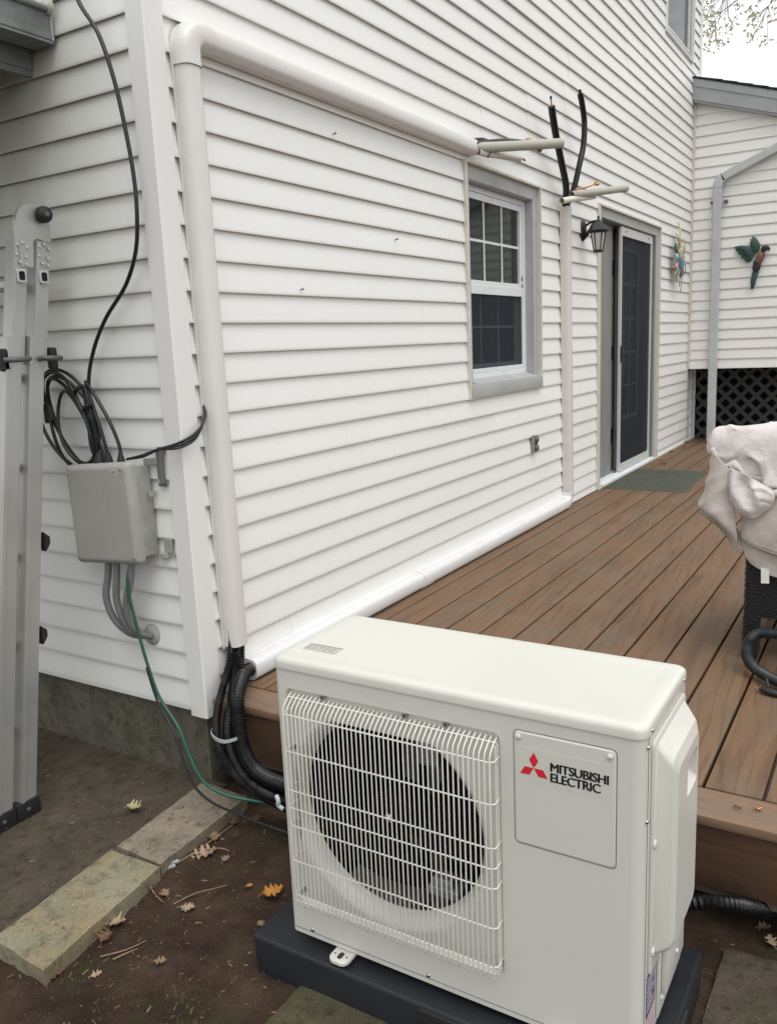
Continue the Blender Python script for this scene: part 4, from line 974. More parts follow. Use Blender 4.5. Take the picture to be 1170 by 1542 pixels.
# hinge disc and knob
m = MB(); yc_ = -.160; zc_ = 1.935
prof = [(yc_+.062*math.cos(R(a)), zc_+.062*math.sin(R(a))) for a in range(-10, 191, 15)]+[(yc_-.064, 1.80), (yc_-.018, 1.80), (yc_-.008, 1.885), (yc_+.008, 1.89), (yc_+.058, 1.88)]
m.prism(prof, 0, -.420, -.4015).build('hinge_plate', 'alu', lad)
MB().lathe([(.0, .040), (.012, .040), (.021, .036), (.026, .026), (.026, .010), (.021, .0)], (-.402, -.128, 1.965), (1, -.15, 0), 18).build('hinge_knob', 'rubber', lad, smooth=45)
MB().lathe([(0, .0425), (.008, .042), (.009, .039)], (-.402, -.128, 1.965), (1, -.15, 0), 12).build('knob_centre', 'alu_dk', lad, smooth=45)
for z in (1.335, .915, .605):
    y = legs[1][0]+(legs[1][1]-legs[1][0])*z/ZT+.033
    MB().prism([(y, z-.035), (y+.012, z-.022), (y+.020, z-.010), (y+.020, z+.012), (y+.008, z+.022), (y, z+.03)], 0, -.425, -.40).build('side_knob', 'rubber', lad)

# ------------------------------------------------------------------ pavers
def paver(c4_, z0, z1, mat, label, seed, name='paver'):
    """slab with rough, slightly worn edges from 4 ground corners (ccw)"""
    m = MB(); n1, n2 = 14, 26; P = [Vector((x, y, 0)) for x, y in c4_]
    def top(u_, v_): return P[0].lerp(P[1], u_).lerp(P[3].lerp(P[2], u_), v_)
    for j in range(n2+1):
        for i in range(n1+1):
            p = top(i/n1, j/n2); ed = min(i, n1-i, j, n2-j)
            z = z1+.0015*nz(p.x, p.y, 15, seed)+.001*nz(p.x, p.y, 60, seed)-(.003+.002*abs(nz(p.x, p.y, 30, seed)) if ed == 0 else 0)
            if ed == 0: p = p+Vector((nz(p.x, p.y, 22, seed)*.0018, nz(p.y, p.x, 22, seed+2)*.0018, 0))
            m.v.append((p.x, p.y, z))
    for j in range(n2):
        for i in range(n1):
            a = j*(n1+1)+i; m.f.append((a, a+1, a+n1+2, a+n1+1))
    loop = [i for i in range(n1+1)]+[j*(n1+1)+n1 for j in range(1, n2+1)]+[n2*(n1+1)+i for i in range(n1-1, -1, -1)]+[j*(n1+1) for j in range(n2-1, 0, -1)]
    o = len(m.v); L_ = len(loop)
    for q in loop: x, y, z = m.v[q]; m.v.append((x+nz(x, y, 50, 3)*.001, y+nz(y, x, 50, 3)*.001, z0+(z1-z0)*.5))
    for q in loop: x, y, z = m.v[q]; m.v.append((x, y, z0))
    for i in range(L_):
        j = (i+1) % L_; m.f.append((loop[i], loop[j], o+j, o+i)); m.f.append((o+i, o+j, o+L_+j, o+L_+i))
    return tag(m.build(name, mat, smooth=45), label, 'paver')
paver([(.095, -.915), (.312, -.930), (.254, -.491), (.055, -.497)], -.03, .050, 'paver_moss', 'mossy yellow-green concrete paver at the lower left', 1)
paver([(.058, -.477), (.246, -.480), (.226, -.072), (.022, -.064)], -.03, .050, 'paver_grey', 'plain grey concrete paver nearest the house corner', 2)
paver([(.865, -.86), (1.30, -.86), (1.30, -.60), (.870, -.60)], -.05, .012, 'paver_dirty', 'dirt-covered paver half buried in front of the black pad', 3)
paver([(1.72, -.62), (2.4, -.62), (2.4, .03), (1.725, -.03)], -.05, .012, 'walk', 'dusty brown concrete slab right of the black pad', 4)

# ------------------------------------------------------------------ dead leaves and twigs
def oak_leaf(x, y, z, s, a, mat, label, seed, curl=.35, lobes=4, name='dead_leaf', tilt=.3, group='dead leaves on the ground'):
    rr_ = random.Random(seed); m = MB(); pts = []
    n = lobes*4
    for side in (1, -1):
        row = []
        for i in range(n+1):
            t = i/n; w_ = (.10+.30*math.sin(math.pi*min(1, t*.9+.08)))*(1+.55*math.cos(t*lobes*2*math.pi+side*.4))*rr_.uniform(.8, 1.15)
            row.append((t, side*w_*.9 if 0 < i < n else 0))
        pts.append(row)
    V = []
    ca, sa = math.cos(a), math.sin(a)
    def P(t, w_):
        X = (t-.5)*s; Yw = w_*s
        zz = z+abs(w_)**1.2*s*curl*.9+curl*s*.25*(2*t-1)**2+.006*rr_.random()*s/.05+tilt*X*.25+abs(tilt)*s*.1
        return (x+X*ca-Yw*sa, y+X*sa+Yw*ca, zz)
    n1 = n+1
    for i in range(n1): V += [P(pts[0][i][0], pts[0][i][1]), P(pts[0][i][0], pts[0][i][1]*.5), P(pts[0][i][0], 0), P(pts[1][i][0], pts[1][i][1]*.5), P(pts[1][i][0], pts[1][i][1])]
    F = []
    for i in range(n):
        for j in range(4): F.append((i*5+j, i*5+j+1, i*5+5+j+1, i*5+5+j))
    o = len(V); m.v = V+[(vx, vy, vz-.0008) for vx, vy, vz in V]; m.f = F+[tuple(q+o for q in f[::-1]) for f in F]
    m.tube([P(0, 0), (x-(s*.62)*ca, y-(s*.62)*sa, z+.004), (x-(s*.8)*ca+.01*sa, y-(s*.8)*sa, z+.003)], .0009, 5)
    return tag(m.build(name, mat, smooth=60, origin=(x, y, z)), label, 'leaf', group)
LV = [(-.096, -.271, .018, .055, .3, 'leaf_yel', 'pale curled leaf alone on the concrete walk', .8),
 (.285, -.345, .006, .075, .9, 'leaf_pale', 'largest pale lobed leaf right of the grey paver', .30),
 (.250, -.262, .008, .048, 2.4, 'leaf_tan', 'tan leaf against the right edge of the grey paver', .5),
 (.421, -.552, .008, .042, .4, 'leaf_pale', 'small pale leaf beside the long twig on bare dirt', .2),
 (.589, -.390, .010, .060, .9, 'leaf_orange', 'bright orange leaf just left of the heat pump', .25),
 (.272, -.722, .006, .055, 1.2, 'leaf_tan', 'tan crumpled leaf halfway along the mossy paver', .5),
 (.292, -.690, .008, .060, .2, 'leaf_pale', 'pale crumpled leaf touching the upper mossy paver edge', .6),
 (.315, -.745, .008, .045, 2.0, 'leaf_brown', 'brown shrivelled leaf below the pale one by the mossy paver', .6),
 (.212, -.440, .012, .030, .3, 'leaf_pale', 'small leaf scrap in the joint between the two pavers', .6),
 (.317, -.535, .006, .034, 2.7, 'leaf_tan', 'small tan leaf near the twig fork', .4),
 (.505, -.735, .006, .032, .5, 'leaf_tan', 'small reddish tan leaf on the dirt in the lower left', .3),
 (.300, -.893, .006, .050, 2.2, 'leaf_brown', 'brown leaf scrap off the near end of the mossy paver', .4),
 (.398, -.845, .006, .028, 1.0, 'leaf_pale', 'tiny pale leaf on mossy ground at the lower left', .3),
 (.300, -.115, .006, .038, 1.9, 'leaf_brown', 'dark leaf in the shade beside the hose bundle', .4),
 (.250, -.170, .006, .035, .2, 'leaf_brown', 'shrivelled brown leaf at the far right corner of the grey paver', .7),
 (.360, -.330, .006, .030, 1.5, 'leaf_tan', 'small tan leaf right of the largest pale leaf', .5),
 (.505, -.392, .006, .020, .8, 'leaf_orange', 'tiny brown-orange leaf chip left of the orange leaf', .2),
 (.640, -.505, .006, .022, 2.8, 'leaf_tan', 'small leaf at the corner of the black pad', .3),
 (1.798, .090, .006, .034, .5, 'leaf_tan', 'curled tan leaf in the shade under the deck edge', .6),
 (1.822, .035, .014, .036, 2.0, 'leaf_pale', 'pale leaf on the dusty slab at the right edge', .4)]
for i, (x, y, z, s, a, mt, lb_, cu) in enumerate(LV): oak_leaf(x, y, z, s, a, MT[mt], lb_, 100+i, cu, 3 if s < .04 else 4)
for i, (x, y, s, lb_) in enumerate([(.196, 5.766, .045, 'dry leaf on the deck just beyond the doormat'), (.10, 6.05, .04, 'dry leaf on the deck near the patio door right trim'), (.06, 6.62, .05, 'dry leaf against the wall between door and inner corner'), (.09, 7.05, .05, 'dry leaf near the inner corner of the deck'), (.045, 7.40, .06, 'dry leaf deepest in the inner corner'), (.13, 6.85, .04, 'dry leaf a little out from the wall near the inner corner')]):
    oak_leaf(x, y, DZ+.003, s, i*1.3, MT['leaf_tan' if i % 2 else 'leaf_brown'], lb_, 200+i, .6, 3, group='dry leaves on the deck')
for P, lb_ in [([(.244, -.42, .012), (.258, -.35, .016), (.262, -.28, .018), (.258, -.167, .014)], 'long bent twig lying along the right edge of the grey paver'),
             ([(.374, -.558, .010), (.40, -.50, .015), (.43, -.46, .014), (.452, -.425, .012)], 'straight twig on bare dirt right of the mossy paver'),
             ([(.252, -.533, .012), (.30, -.555, .012), (.341, -.568, .012)], 'short dark twig near the end of the mossy paver'),
             ([(.395, -.79, .010), (.415, -.76, .016), (.425, -.735, .014)], 'pale wood splinter on the dirt at lower left'),
             ([(.36, -.80, .012), (.40, -.75, .012), (.42, -.70, .012)], 'thin stalk beside the pale splinter'),
             ([(.285, -.33, .018), (.32, -.31, .022), (.35, -.30, .016)], 'reddish stalk beside the largest pale leaf')]:
    tag(MB().tube(P, lambda t: .0026-.0012*t, 6, sub=5).build('twig', 'twig', smooth=60, origin=P[0]), lb_, 'twig', 'twigs on the dirt')
m = MB(); 
for q in range(6): m.box(.236+.006*(q % 3), .246+.006*(q % 3), -.452+.005*q, -.444+.005*q, .010+.002*q, .018+.002*q, .002)
tag(m.build('paper_scrap', 'ziptie', origin=(.24, -.445, .01)), 'crumpled bluish-white scrap at the joint of the two pavers', 'litter')
# light litter on top of the pavers
m = MB(); rr = random.Random(77)
for _ in range(26):
    x = rr.uniform(.07, .26); y = rr.uniform(-.88, -.1); L = rr.uniform(.004, .018); a = rr.uniform(0, 6.3); w_ = .0012+rr.random()*.002
    dx, dy = math.cos(a)*L/2, math.sin(a)*L/2; px, py = -dy/L*w_*2, dx/L*w_*2
    m.add([(x-dx, y-dy, .0525), (x+px, y+py, .0545), (x+dx, y+dy, .0525), (x-px, y-py, .0525)], [(0, 1, 2, 3)])
tag(m.build('needle_litter', 'leaf_brown'), kind='stuff')

# ------------------------------------------------------------------ heat pump
hp = empty('heat_pump', (1.241, -.43, .10), 'ivory outdoor heat pump with wire fan guard and red diamond logo on black pad', 'heat pump')
AX0, AX1, AYF, AYB, AZ0, AZ1 = .822, 1.662, -.591, -.262, .118, .796
def rrect(x0, x1, y0, y1, r, n=6, rl=None):
    rl = rl or (r, r, r, r); pts = []
    for (cx, cy, a0, q) in ((x1, y1, 0, rl[0]), (x0, y1, 90, rl[1]), (x0, y0, 180, rl[2]), (x1, y0, 270, rl[3])):
        sx = -1 if cx == x1 else 1; sy = -1 if cy == y1 else 1
        for i in range(n+1):
            a = R(a0+90*i/n); pts.append((cx+sx*q+q*math.cos(a), cy+sy*q+q*math.sin(a)))
    return pts
RF = (.008, .008, .014, .022)
ring = rrect(AX0, AX1, AYF, AYB, .01, 6, RF)
# side and back skin (everything but the flat front), then front with the dish and fan opening
m = MB(); n = len(ring)
bot = [(x, y, AZ0) for x, y in ring]; top = [(x, y, AZ1) for x, y in ring]
m.v = bot+top
fl = None
for i in range(n):
    j = (i+1) % n
    if abs(ring[i][1]-AYF) < 1e-6 and abs(ring[j][1]-AYF) < 1e-6 and abs(ring[i][0]-ring[j][0]) > .3: fl = (ring[i][0], ring[j][0]); continue
    m.f.append((i, j, n+j, n+i))
m.f.append(tuple(range(n))[::-1])
fx0, fx1 = min(fl), max(fl)
GX0, GX1, GZ0, GZ1 = .852, 1.382, .206, .752; FC = (1.095, .474); FR = .249; D1 = .008
def face_hole(outer, inner, y):
    bm = bmesh.new(); es = []
    for lp in (outer, inner):
        vs = [bm.verts.new((x, y, z)) for x, z in lp]
        es += [bm.edges.new((vs[i], vs[(i+1) % len(vs)])) for i in range(len(vs))]
    bmesh.ops.triangle_fill(bm, edges=es, use_beauty=True, use_dissolve=False); bm.verts.index_update()
    return [q.co[:] for q in bm.verts], [[q.index for q in f.verts] for f in bm.faces]
sq = rrect(GX0, GX1, GZ0, GZ1, .016, 5)
m.add(*face_hole([(fx0, AZ0), (fx1, AZ0), (fx1, AZ1), (fx0, AZ1)], sq, AYF))
sq2 = rrect(GX0+.003, GX1-.003, GZ0+.003, GZ1-.003, .014, 5); ns = len(sq)
m.add([(x, AYF, z) for x, z in sq]+[(x, AYF+D1, z) for x, z in sq2], [(i, (i+1) % ns, ns+(i+1) % ns, ns+i) for i in range(ns)])
NC = 72
def circ(r, y, cy_=0): return [(FC[0]+r*math.cos(2*math.pi*i/NC), y, FC[1]+min(r*math.sin(2*math.pi*i/NC), .214-(FR-r)*.35+(y-AYF)*.02)) for i in range(NC)]
m.add(*face_hole(sq2, [(p[0], p[2]) for p in circ(FR+.008, AYF+D1)], AYF+D1))
m.build('casing', 'ac', hp, smooth=38)
m = MB(); loft(m, [circ(FR+.008, AYF+D1), circ(FR+.003, AYF+D1+.001), circ(FR-.003, AYF+D1+.005), circ(FR-.011, AYF+D1+.014), circ(FR-.017, AYF+D1+.024), circ(FR-.020, AYF+D1+.040)], False)
m.build('fan_shroud', 'ac', hp, smooth=60)
MB().prism([(AX0+.01, AZ0+.01), (1.40, AZ0+.01), (1.40, AZ1-.01), (AX0+.01, AZ1-.01)], 1, AYB-.03, AYB-.02).box(1.395, 1.40, AYF+.02, AYB-.03, AZ0+.01, AZ1-.01).box(AX0+.006, AX0+.009, AYF+.02, AYB-.03, AZ0+.01, AZ1-.01).build('inner_chamber', 'dark', hp)
fan = MB().lathe([(0, -.045), (.045, -.043), (.056, -.035), (.060, .0), (.060, .03)], (FC[0], AYF+.082, FC[1]), (0, 1, 0), 32).build('fan', 'fan', hp, smooth=45)
for b_ in range(3):
    m = MB(); a0 = R(120*b_-8); rows = 10; cols_ = 8
    for i in range(rows+1):
        t = i/rows; r = .055+(.212-.055)*t; span = R(62+22*t); sw_ = R(26*t)
        for j in range(cols_+1):
            u_ = j/cols_; a = a0+sw_+span*(u_-.5); dy = .055*(u_-.5)+.012*math.sin(math.pi*u_)
            m.v.append((FC[0]+r*math.cos(a), AYF+.082+dy, FC[1]+r*math.sin(a)))
    for i in range(rows):
        for j in range(cols_): q = i*(cols_+1)+j; m.f.append((q, q+1, q+cols_+2, q+cols_+1))
    m.build('blade', 'fan', fan, smooth=60)
MB().lathe([(0, -.012), (.004, -.012), (.006, -.008), (.011, -.004), (.011, .0)], (FC[0], AYF+.035, FC[1]), (0, 1, 0), 8).build('hub_nut', 'screw', fan, smooth=30)
m = MB().box(FC[0]+.015, FC[0]+.055, AYF+.19, AYF+.20, AZ0+.02, AZ1-.02).box(FC[0]-.055, FC[0]-.015, AYF+.19, AYF+.20, AZ0+.02, AZ1-.02).box(FC[0]+.03, FC[0]+.085, AYF+.11, AYF+.17, .575, .63, .006).box(FC[0]+.06, FC[0]+.14, AYF+.09, AYF+.16, .268, .292, .004).box(FC[0]+.07, FC[0]+.12, AYF+.095, AYF+.13, .292, .312, .004)
m.build('motor_bracket', 'motor', hp)
# wire guard
gr = MB(); yG = AYF-.033; x0, x1 = .868, 1.374; z0, z1 = .222, .742; nV = 45
for i in range(nV):
    x = x0+(x1-x0)*i/(nV-1)
    zt = z1 if not (8 <= i <= 33) else z1-.003
    inn = .020
    P = [(x, AYF+.006, zt), (x, AYF-.008, zt-.004), (x, yG+.004, zt-.021), (x, yG, zt-.030), (x, yG, z0+.004), (x, yG+.003, z0-.003), (x, yG+.007, z0-.003)]
    gr.tube(P, .00155, 6, cap=False)
hz = [.702, .612, .516, .471, .426, .336, .246]
for z in hz: gr.tube([(x0-.004, AYF+.006, z), (x0-.006, yG+.010, z), (x0+.002, yG+.0030, z), (x1-.002, yG+.0030, z), (x1+.006, yG+.010, z), (x1+.004, AYF+.006, z)], .0019, 6, cap=False)
gr.tube([(x0-.004, AYF-.0075, z1-.007), (x1+.004, AYF-.0075, z1-.007)], .0019, 6)
gr.tube([(x0-.002, yG+.003, z0+.010), (x1+.002, yG+.003, z0+.010), (x1+.006, AYF, z0+.010)], .0019, 6)
for x in (x0-.005, x1+.005):
    for yy_ in (AYF-.006, AYF-.016): gr.tube([(x, yy_, z0+.01), (x, yy_, z1-.01)], .0017, 6)
gr.build('fan_guard', 'grille', hp, smooth=60, kind='stuff')
for x, z in ((x0-.004, .605), (x0-.004, .235), (x1+.004, .235), (x0+.09, z1+.004), (x1-.11, z1+.004), (x0+.30, z1+.004)):
    MB().box(x-.004, x+.004, AYF-.006, AYF+D1, z-.003, z+.008, .001).build('guard_clip', 'screw', hp)
# lid
m = MB(); lo = rrect(AX0-.003, AX1+.003, AYF-.003, AYB+.003, .02, 6, (.018, .018, .020, .026))
def inset(r_, d):
    cx = (AX0+AX1)/2; cy = (AYF+AYB)/2; return [(cx+(x-cx)*(1-d/.42), cy+(y-cy)*(1-d/.165)) for x, y in r_]
loft(m, [[(x, y, AZ1+.0015) for x, y in inset(lo, .004)], [(x, y, AZ1+.0015) for x, y in lo], [(x, y, AZ1+.015) for x, y in lo], [(x, y, AZ1+.021) for x, y in inset(lo, .0018)], [(x, y, AZ1+.0255) for x, y in inset(lo, .006)], [(x, y, AZ1+.0265) for x, y in inset(lo, .011)], [(x, y, AZ1+.0262) for x, y in inset(lo, .030)], [(x, y, AZ1+.0245) for x, y in inset(lo, .040)]])
m.build('lid', 'ac', hp, smooth=50)
m = MB(); loft(m, [[(x, y, AZ1-.003) for x, y in inset(ring, .003)], [(x, y, AZ1+.0015) for x, y in inset(ring, .003)]], False); m.build('lid_gap', 'hole', hp)
lbp = MB().box(.846, .944, -.520, -.482, AZ1+.0246, AZ1+.0252).build('caution_label', 'labelw', hp)
m = MB()
def rail_rect(m, x0, x1, y0, y1, z, t=.0010, h=.0004):
    m.box(x0, x1, y0, y0+t, z, z+h); m.box(x0, x1, y1-t, y1, z, z+h); m.box(x0, x0+t, y0, y1, z, z+h); m.box(x1-t, x1, y0, y1, z, z+h)
rail_rect(m, .847, .943, -.519, -.483, AZ1+.0253)
rr = random.Random(3)
for q in range(4):
    y = -.512+.0075*q; x = .852
    while x < .935: w_ = rr.uniform(.003, .010); m.box(x, min(x+w_, .938), y, y+.0026, AZ1+.0253, AZ1+.0256); x += w_+.0018
m.build('label_print', 'alu_dk', lbp)
# service panel with embossed groove
PX0, PX1, PZ0, PZ1 = 1.4115, 1.6120, .5285, .7685
m = MB(); o_ = rrect(PX0, PX1, PZ0, PZ1, .010, 5); i_ = rrect(PX0+.0016, PX1-.0016, PZ0+.0016, PZ1-.0016, .0085, 5); i2 = rrect(PX0+.004, PX1-.004, PZ0+.004, PZ1-.004, .0075, 5)
loft(m, [[(x, AYF+.0002, z) for x, z in o_], [(x, AYF-.0004, z) for x, z in i_], [(x, AYF-.0022, z) for x, z in i2]], False)
m.add([(x, AYF-.0022, z) for x, z in i2], [tuple(range(len(i2)))])
sp_ = m.build('service_panel', 'ac', hp, smooth=50)
m = MB(); go = rrect(PX0-.0014, PX1+.0014, PZ0-.0014, PZ1+.0014, .011, 5); loft(m, [[(x, AYF-.0003, z) for x, z in go], [(x, AYF-.0005, z) for x, z in o_]], False); m.build('panel_groove', 'alu_dk', sp_)
for x, z in ((1.4215, .756), (1.600, .755)): MB().lathe([(0, .0045), (.003, .0042), (.0052, .003), (.006, 0)], (x, AYF-.0022, z), (0, -1, 0), 14).build('panel_screw', 'ac', sp_, smooth=50)
lg = MB().box(1.4180, 1.6035, AYF-.0026, AYF-.0023, .667, .737).build('logo_label', 'labelw', sp_)
# three-diamond emblem
m = MB(); ex, ez, L_ = 1.4530, .6975, .01846
for a in (90, 210, 330):
    d = R(a); tip = (ex+2*L_*.866*math.cos(d), ez+2*L_*.866*math.sin(d)); h1 = (ex+L_*math.cos(d+R(30)), ez+L_*math.sin(d+R(30))); h2 = (ex+L_*math.cos(d-R(30)), ez+L_*math.sin(d-R(30)))
    c_ = (ex+.0006*math.cos(d), ez+.0006*math.sin(d)); m.prism([c_, h2, tip, h1], 1, AYF-.0034, AYF-.0031)
m.build('diamond_emblem', 'red', lg)
def lettering(txt, x, z, width, height, bold):
    cu = bpy.data.curves.new('t', 'FONT'); cu.body = txt; cu.size = 1; cu.extrude = .01; cu.resolution_u = 4; cu.space_character = .94
    ob = bpy.data.objects.new('t', cu); col.objects.link(ob); bpy.context.view_layer.update()
    me = bpy.data.meshes.new_from_object(ob.evaluated_get(bpy.context.evaluated_depsgraph_get())); bpy.data.objects.remove(ob)
    mx0 = min(v_.co.x for v_ in me.vertices); mx1 = max(v_.co.x for v_ in me.vertices); mz0 = min(v_.co.y for v_ in me.vertices); mz1 = max(v_.co.y for v_ in me.vertices)
    base_ = [tuple(v_.co) for v_ in me.vertices]; fa = [tuple(p.vertices) for p in me.polygons]; V2 = []; F2 = []
    for q in (-1, 0, 1): F2 += [tuple(i+len(V2) for i in f) for f in fa]; V2 += [(a+q*bold, b_+q*bold*.25, c_-.01*(q+1)) for a, b_, c_ in base_]
    me.clear_geometry(); me.from_pydata(V2, [], F2)
    for v_ in me.vertices:
        X = x+(v_.co.x-mx0)/(mx1-mx0)*width; Z = z+(v_.co.y-mz0)/(mz1-mz0)*height; v_.co = (X, AYF-.0033-v_.co.z*.02, Z)
    me.materials.clear(); me.materials.append(MT['black_print']); o = bpy.data.objects.new('lettering', me); col.objects.link(o); o.parent = lg
    o.location = -wloc(lg); return o
lettering('MITSUBISHI', 1.4870, .6985, .1110, .0180, .034)
lettering('ELECTRIC', 1.4870, .6775, .0960, .0180, .034)
# screws on the front, corner seams, feet
def scr(x, y, z, ax, par=hp, r=.005): MB().lathe([(0, .0032), (r*.6, .003), (r, .0015), (r*1.05, 0)], (x, y, z), ax, 12).build('screw', 'screw', par, smooth=50)
scr(.884, AYF, .137, (0, -1, 0)); scr(1.200, AYF, .137, (0, -1, 0))
for z in (.777, .630, ): scr(AX1+.001, -.572, z, (1, -.3, 0), r=.004)
scr(AX1+.0035, -.555, AZ1+.008, (1, 0, 0), r=.004); scr(AX1+.0035, -.300, AZ1+.008, (1, 0, 0), r=.004)
m = MB().box(AX1-.001, AX1+.0008, -.566, -.5645, AZ0+.01, AZ1-.002).build('side_seam', 'alu_dk', hp)
MB().box(AX0+.012, fx1, AYF-.0006, AYF+.0, AZ0+.012, AZ0+.0132).build('base_seam', 'alu_dk', hp)
for x in (.978, 1.505):
    m = MB(); o_ = rrect(x-.026, x+.026, -.632, -.57, .014, 5, (.002, .002, .018, .018)); i_ = rrect(x-.006, x+.006, -.622, -.600, .0058, 4)
    loft(m, [[(a, b_, .1075) for a, b_ in o_], [(a, b_, .1145) for a, b_ in o_], [(a, b_, .116) for a, b_ in [(x+(p[0]-x)*.94, -.601+(p[1]+.601)*.94) for p in o_]]]); ft = m.build('mounting_foot', 'ac', hp, smooth=40)
    m = MB(); m.prism([(p[0], p[1]) for p in i_], 2, .1162, .1166).box(x-.018, x-.014, -.612, -.608, .1162, .1166).box(x+.014, x+.018, -.612, -.608, .1162, .1166); m.build('bolt_slot', 'hole', ft)
    MB().box(x-.03, x+.03, -.565, -.29, .1025, .1175).build('foot_rail', 'ac', hp)
# right side: bulged pipe cover with hand-hold, lower rail, stickers
m = MB(); X = AX1
def quadring(x, y0, y1, z0, z1, r=.012): return [(x, a, b_) for a, b_ in rrect(y0, y1, z0, z1, r, 5)]
loft(m, [quadring(X+.0008, -.545, -.290, .285, .775, .012), quadring(X+.005, -.545, -.290, .285, .775, .012), quadring(X+.007, -.542, -.293, .288, .772, .011)]); cvr = m.build('side_cover', 'ac', hp, smooth=40)
m = MB()
ringA = quadring(X+.0065, -.528, -.300, .318, .765, .012); ringB = quadring(X+.034, -.520, -.312, .330, .735, .020); ringC = quadring(X+.042, -.505, -.330, .345, .715, .018)
ringC = [(x, y, z) for x, y, z in ringC]
loft(m, [ringA, ringB], False); m.add([p for p in ringB]+[p for p in ringC], [(i, (i+1) % len(ringB), len(ringB)+(i+1) % len(ringB), len(ringB)+i) for i in range(len(ringB))])
hy0, hy1, hz0, hz1 = -.430, -.345, .615, .690
bm = bmesh.new(); es = []
for lp in ([(p[1], p[2]) for p in ringC], rrect(hy0, hy1, hz0, hz1, .010, 5)):
    vs = [bm.verts.new((X+.042, a, b_)) for a, b_ in lp]; es += [bm.edges.new((vs[i], vs[(i+1) % len(vs)])) for i in range(len(vs))]
bmesh.ops.triangle_fill(bm, edges=es, use_beauty=True); bm.verts.index_update(); m.add([q.co[:] for q in bm.verts], [[q.index for q in f.verts] for f in bm.faces]); bm.free()
h1_ = quadring(X+.042, hy0, hy1, hz0, hz1, .010); h2_ = quadring(X+.014, hy0+.006, hy1-.004, hz0+.022, hz1-.006, .008)
o = len(m.v); nn_ = len(h1_); m.v += h1_+h2_; m.f += [(o+i, o+(i+1) % nn_, o+nn_+(i+1) % nn_, o+nn_+i) for i in range(nn_)]+[tuple(o+nn_+i for i in range(nn_))]
m.build('cover_bulge', 'ac', cvr, smooth=45)
for z in (.565, .335): MB().lathe([(0, .004), (.005, .0035), (.009, .002), (.010, 0)], (X+.007, -.534, z), (1, 0, 0), 14).build('cover_screw', 'ac', cvr, smooth=50)
m = MB().box(X+.0008, X+.006, -.472, -.275, .135, .285, .002).box(X+.006, X+.018, -.455, -.30, .185, .300, .005).build('lower_side_plate', 'ac', hp, smooth=40)
for y, z in ((-.445, .165), (-.37, .225)): MB().lathe([(0, .004), (.004, .0035), (.006, 0)], (X+.018 if z > .2 else X+.006, y, z), (1, 0, 0), 12).build('screw', 'ac', m, smooth=50)
s1 = MB().box(X+.0004, X+.0009, -.550, -.482, .190, .283).build('rating_label', 'labelb', hp)
MB().box(X+.0004, X+.0009, -.550, -.482, .135, .189).build('rating_label', 'labelp', hp)
m = MB(); rr = random.Random(8)
for q in range(7): m.box(X+.0010, X+.0013, -.545, -.545+rr.uniform(.03, .058), .268-.011*q, .272-.011*q)
m.build('label_print', 'labelp', s1)
MB().box(AX0+.02, AX1-.02, AYB-.004, AYB+.001, AZ0+.02, AZ1-.03).build('rear_coil', 'motor', hp)

# equipment pad
pd = empty('equipment_pad', (1.215, -.41, 0), 'black plastic pad under the ivory heat pump', 'pad')
m = MB(); o_ = rrect(.728, 1.702, -.636, -.185, .012, 4)
def sc_(r_, k1, k2): cx, cy = 1.215, -.41; return [(cx+(x-cx)*k1, cy+(y-cy)*k2) for x, y in r_]
loft(m, [[(x, y, -.02) for x, y in sc_(o_, .992, .985)], [(x, y, .088) for x, y in o_], [(x, y, .096) for x, y in sc_(o_, .997, .994)], [(x, y, .1000) for x, y in sc_(o_, .990, .981)]])
m.build('slab', 'pad', pd, smooth=45)
for x in (1.20,): MB().box(x, x+.20, -.6400, -.630, .060, .090, .003).build('edge_recess', 'rubber', pd)
for x, y in ((1.74-.044, -.42),): MB().box(x, x+.012, y-.05, y+.05, .05, .092, .003).build('edge_recess', 'rubber', pd)

# ------------------------------------------------------------------ wicker chair, cloth, hose, plug at right
ch = empty('wicker_furniture', (1.9, 1.4, DZ), 'black woven wicker seat at the right edge hidden under a crumpled cloth', 'furniture')
m = MB(); CX0, CX1, CY0, CY1 = 1.575, 2.20, 1.125, 1.75
rr = random.Random(31)
def weave(m, axis, c0, c1, fixed_, z0, z1, sgn):
    z = z0; r_ = 0
    while z < z1:
        a = c0-.035*((r_*7) % 5)/5
        while a < c1:
            L = .034; a0, a1 = max(a, c0), min(a+L-.003, c1)
            if a1-a0 > .004:
                bul = .005+.002*rr.random(); am = (a0+a1)/2; h = .0060
                vs = []
                for (t, o_) in ((a0, 0), (am, bul), (a1, 0)):
                    for dz, k_ in ((0, .3), (h/2, 1), (h, .3)):
                        p = fixed_+sgn*(o_*k_+.0008*k_)
                        vs.append((t, p, z+dz) if axis == 0 else (p, t, z+dz))
                m.add(vs, [(0, 1, 4, 3), (1, 2, 5, 4), (3, 4, 7, 6), (4, 5, 8, 7)])
            a += L
        z += .0082; r_ += 1
weave(m, 0, CX0, CX0+.42, CY0, .495, .76, -1); weave(m, 1, CY0, CY0+.3, CX0, .495, .76, -1)
m.build('woven_skin', 'wicker', ch, kind='stuff')
m = MB(); weave(m, 0, CX0-.002, CX0+.052, CY0-.001, .352, .495, -1); weave(m, 1, CY0-.001, CY0+.05, CX0-.002, .352, .495, -1); m.build('woven_leg', 'wicker', ch, kind='stuff')
MB().box(CX0+.001, CX1, CY0+.001, CY1, .495, .92).build('body', 'rubber', ch)
for x, y in ((CX0, CY0), (CX1-.05, CY0), (CX0, CY1-.05), (CX1-.05, CY1-.05)):
    MB().box(x+.0005, x+.05, y+.0005, y+.05, .345, .495, .002).box(x+.004, x+.046, y+.004, y+.046, DZ+.001, .346, .003).build('leg', 'rubber', ch)
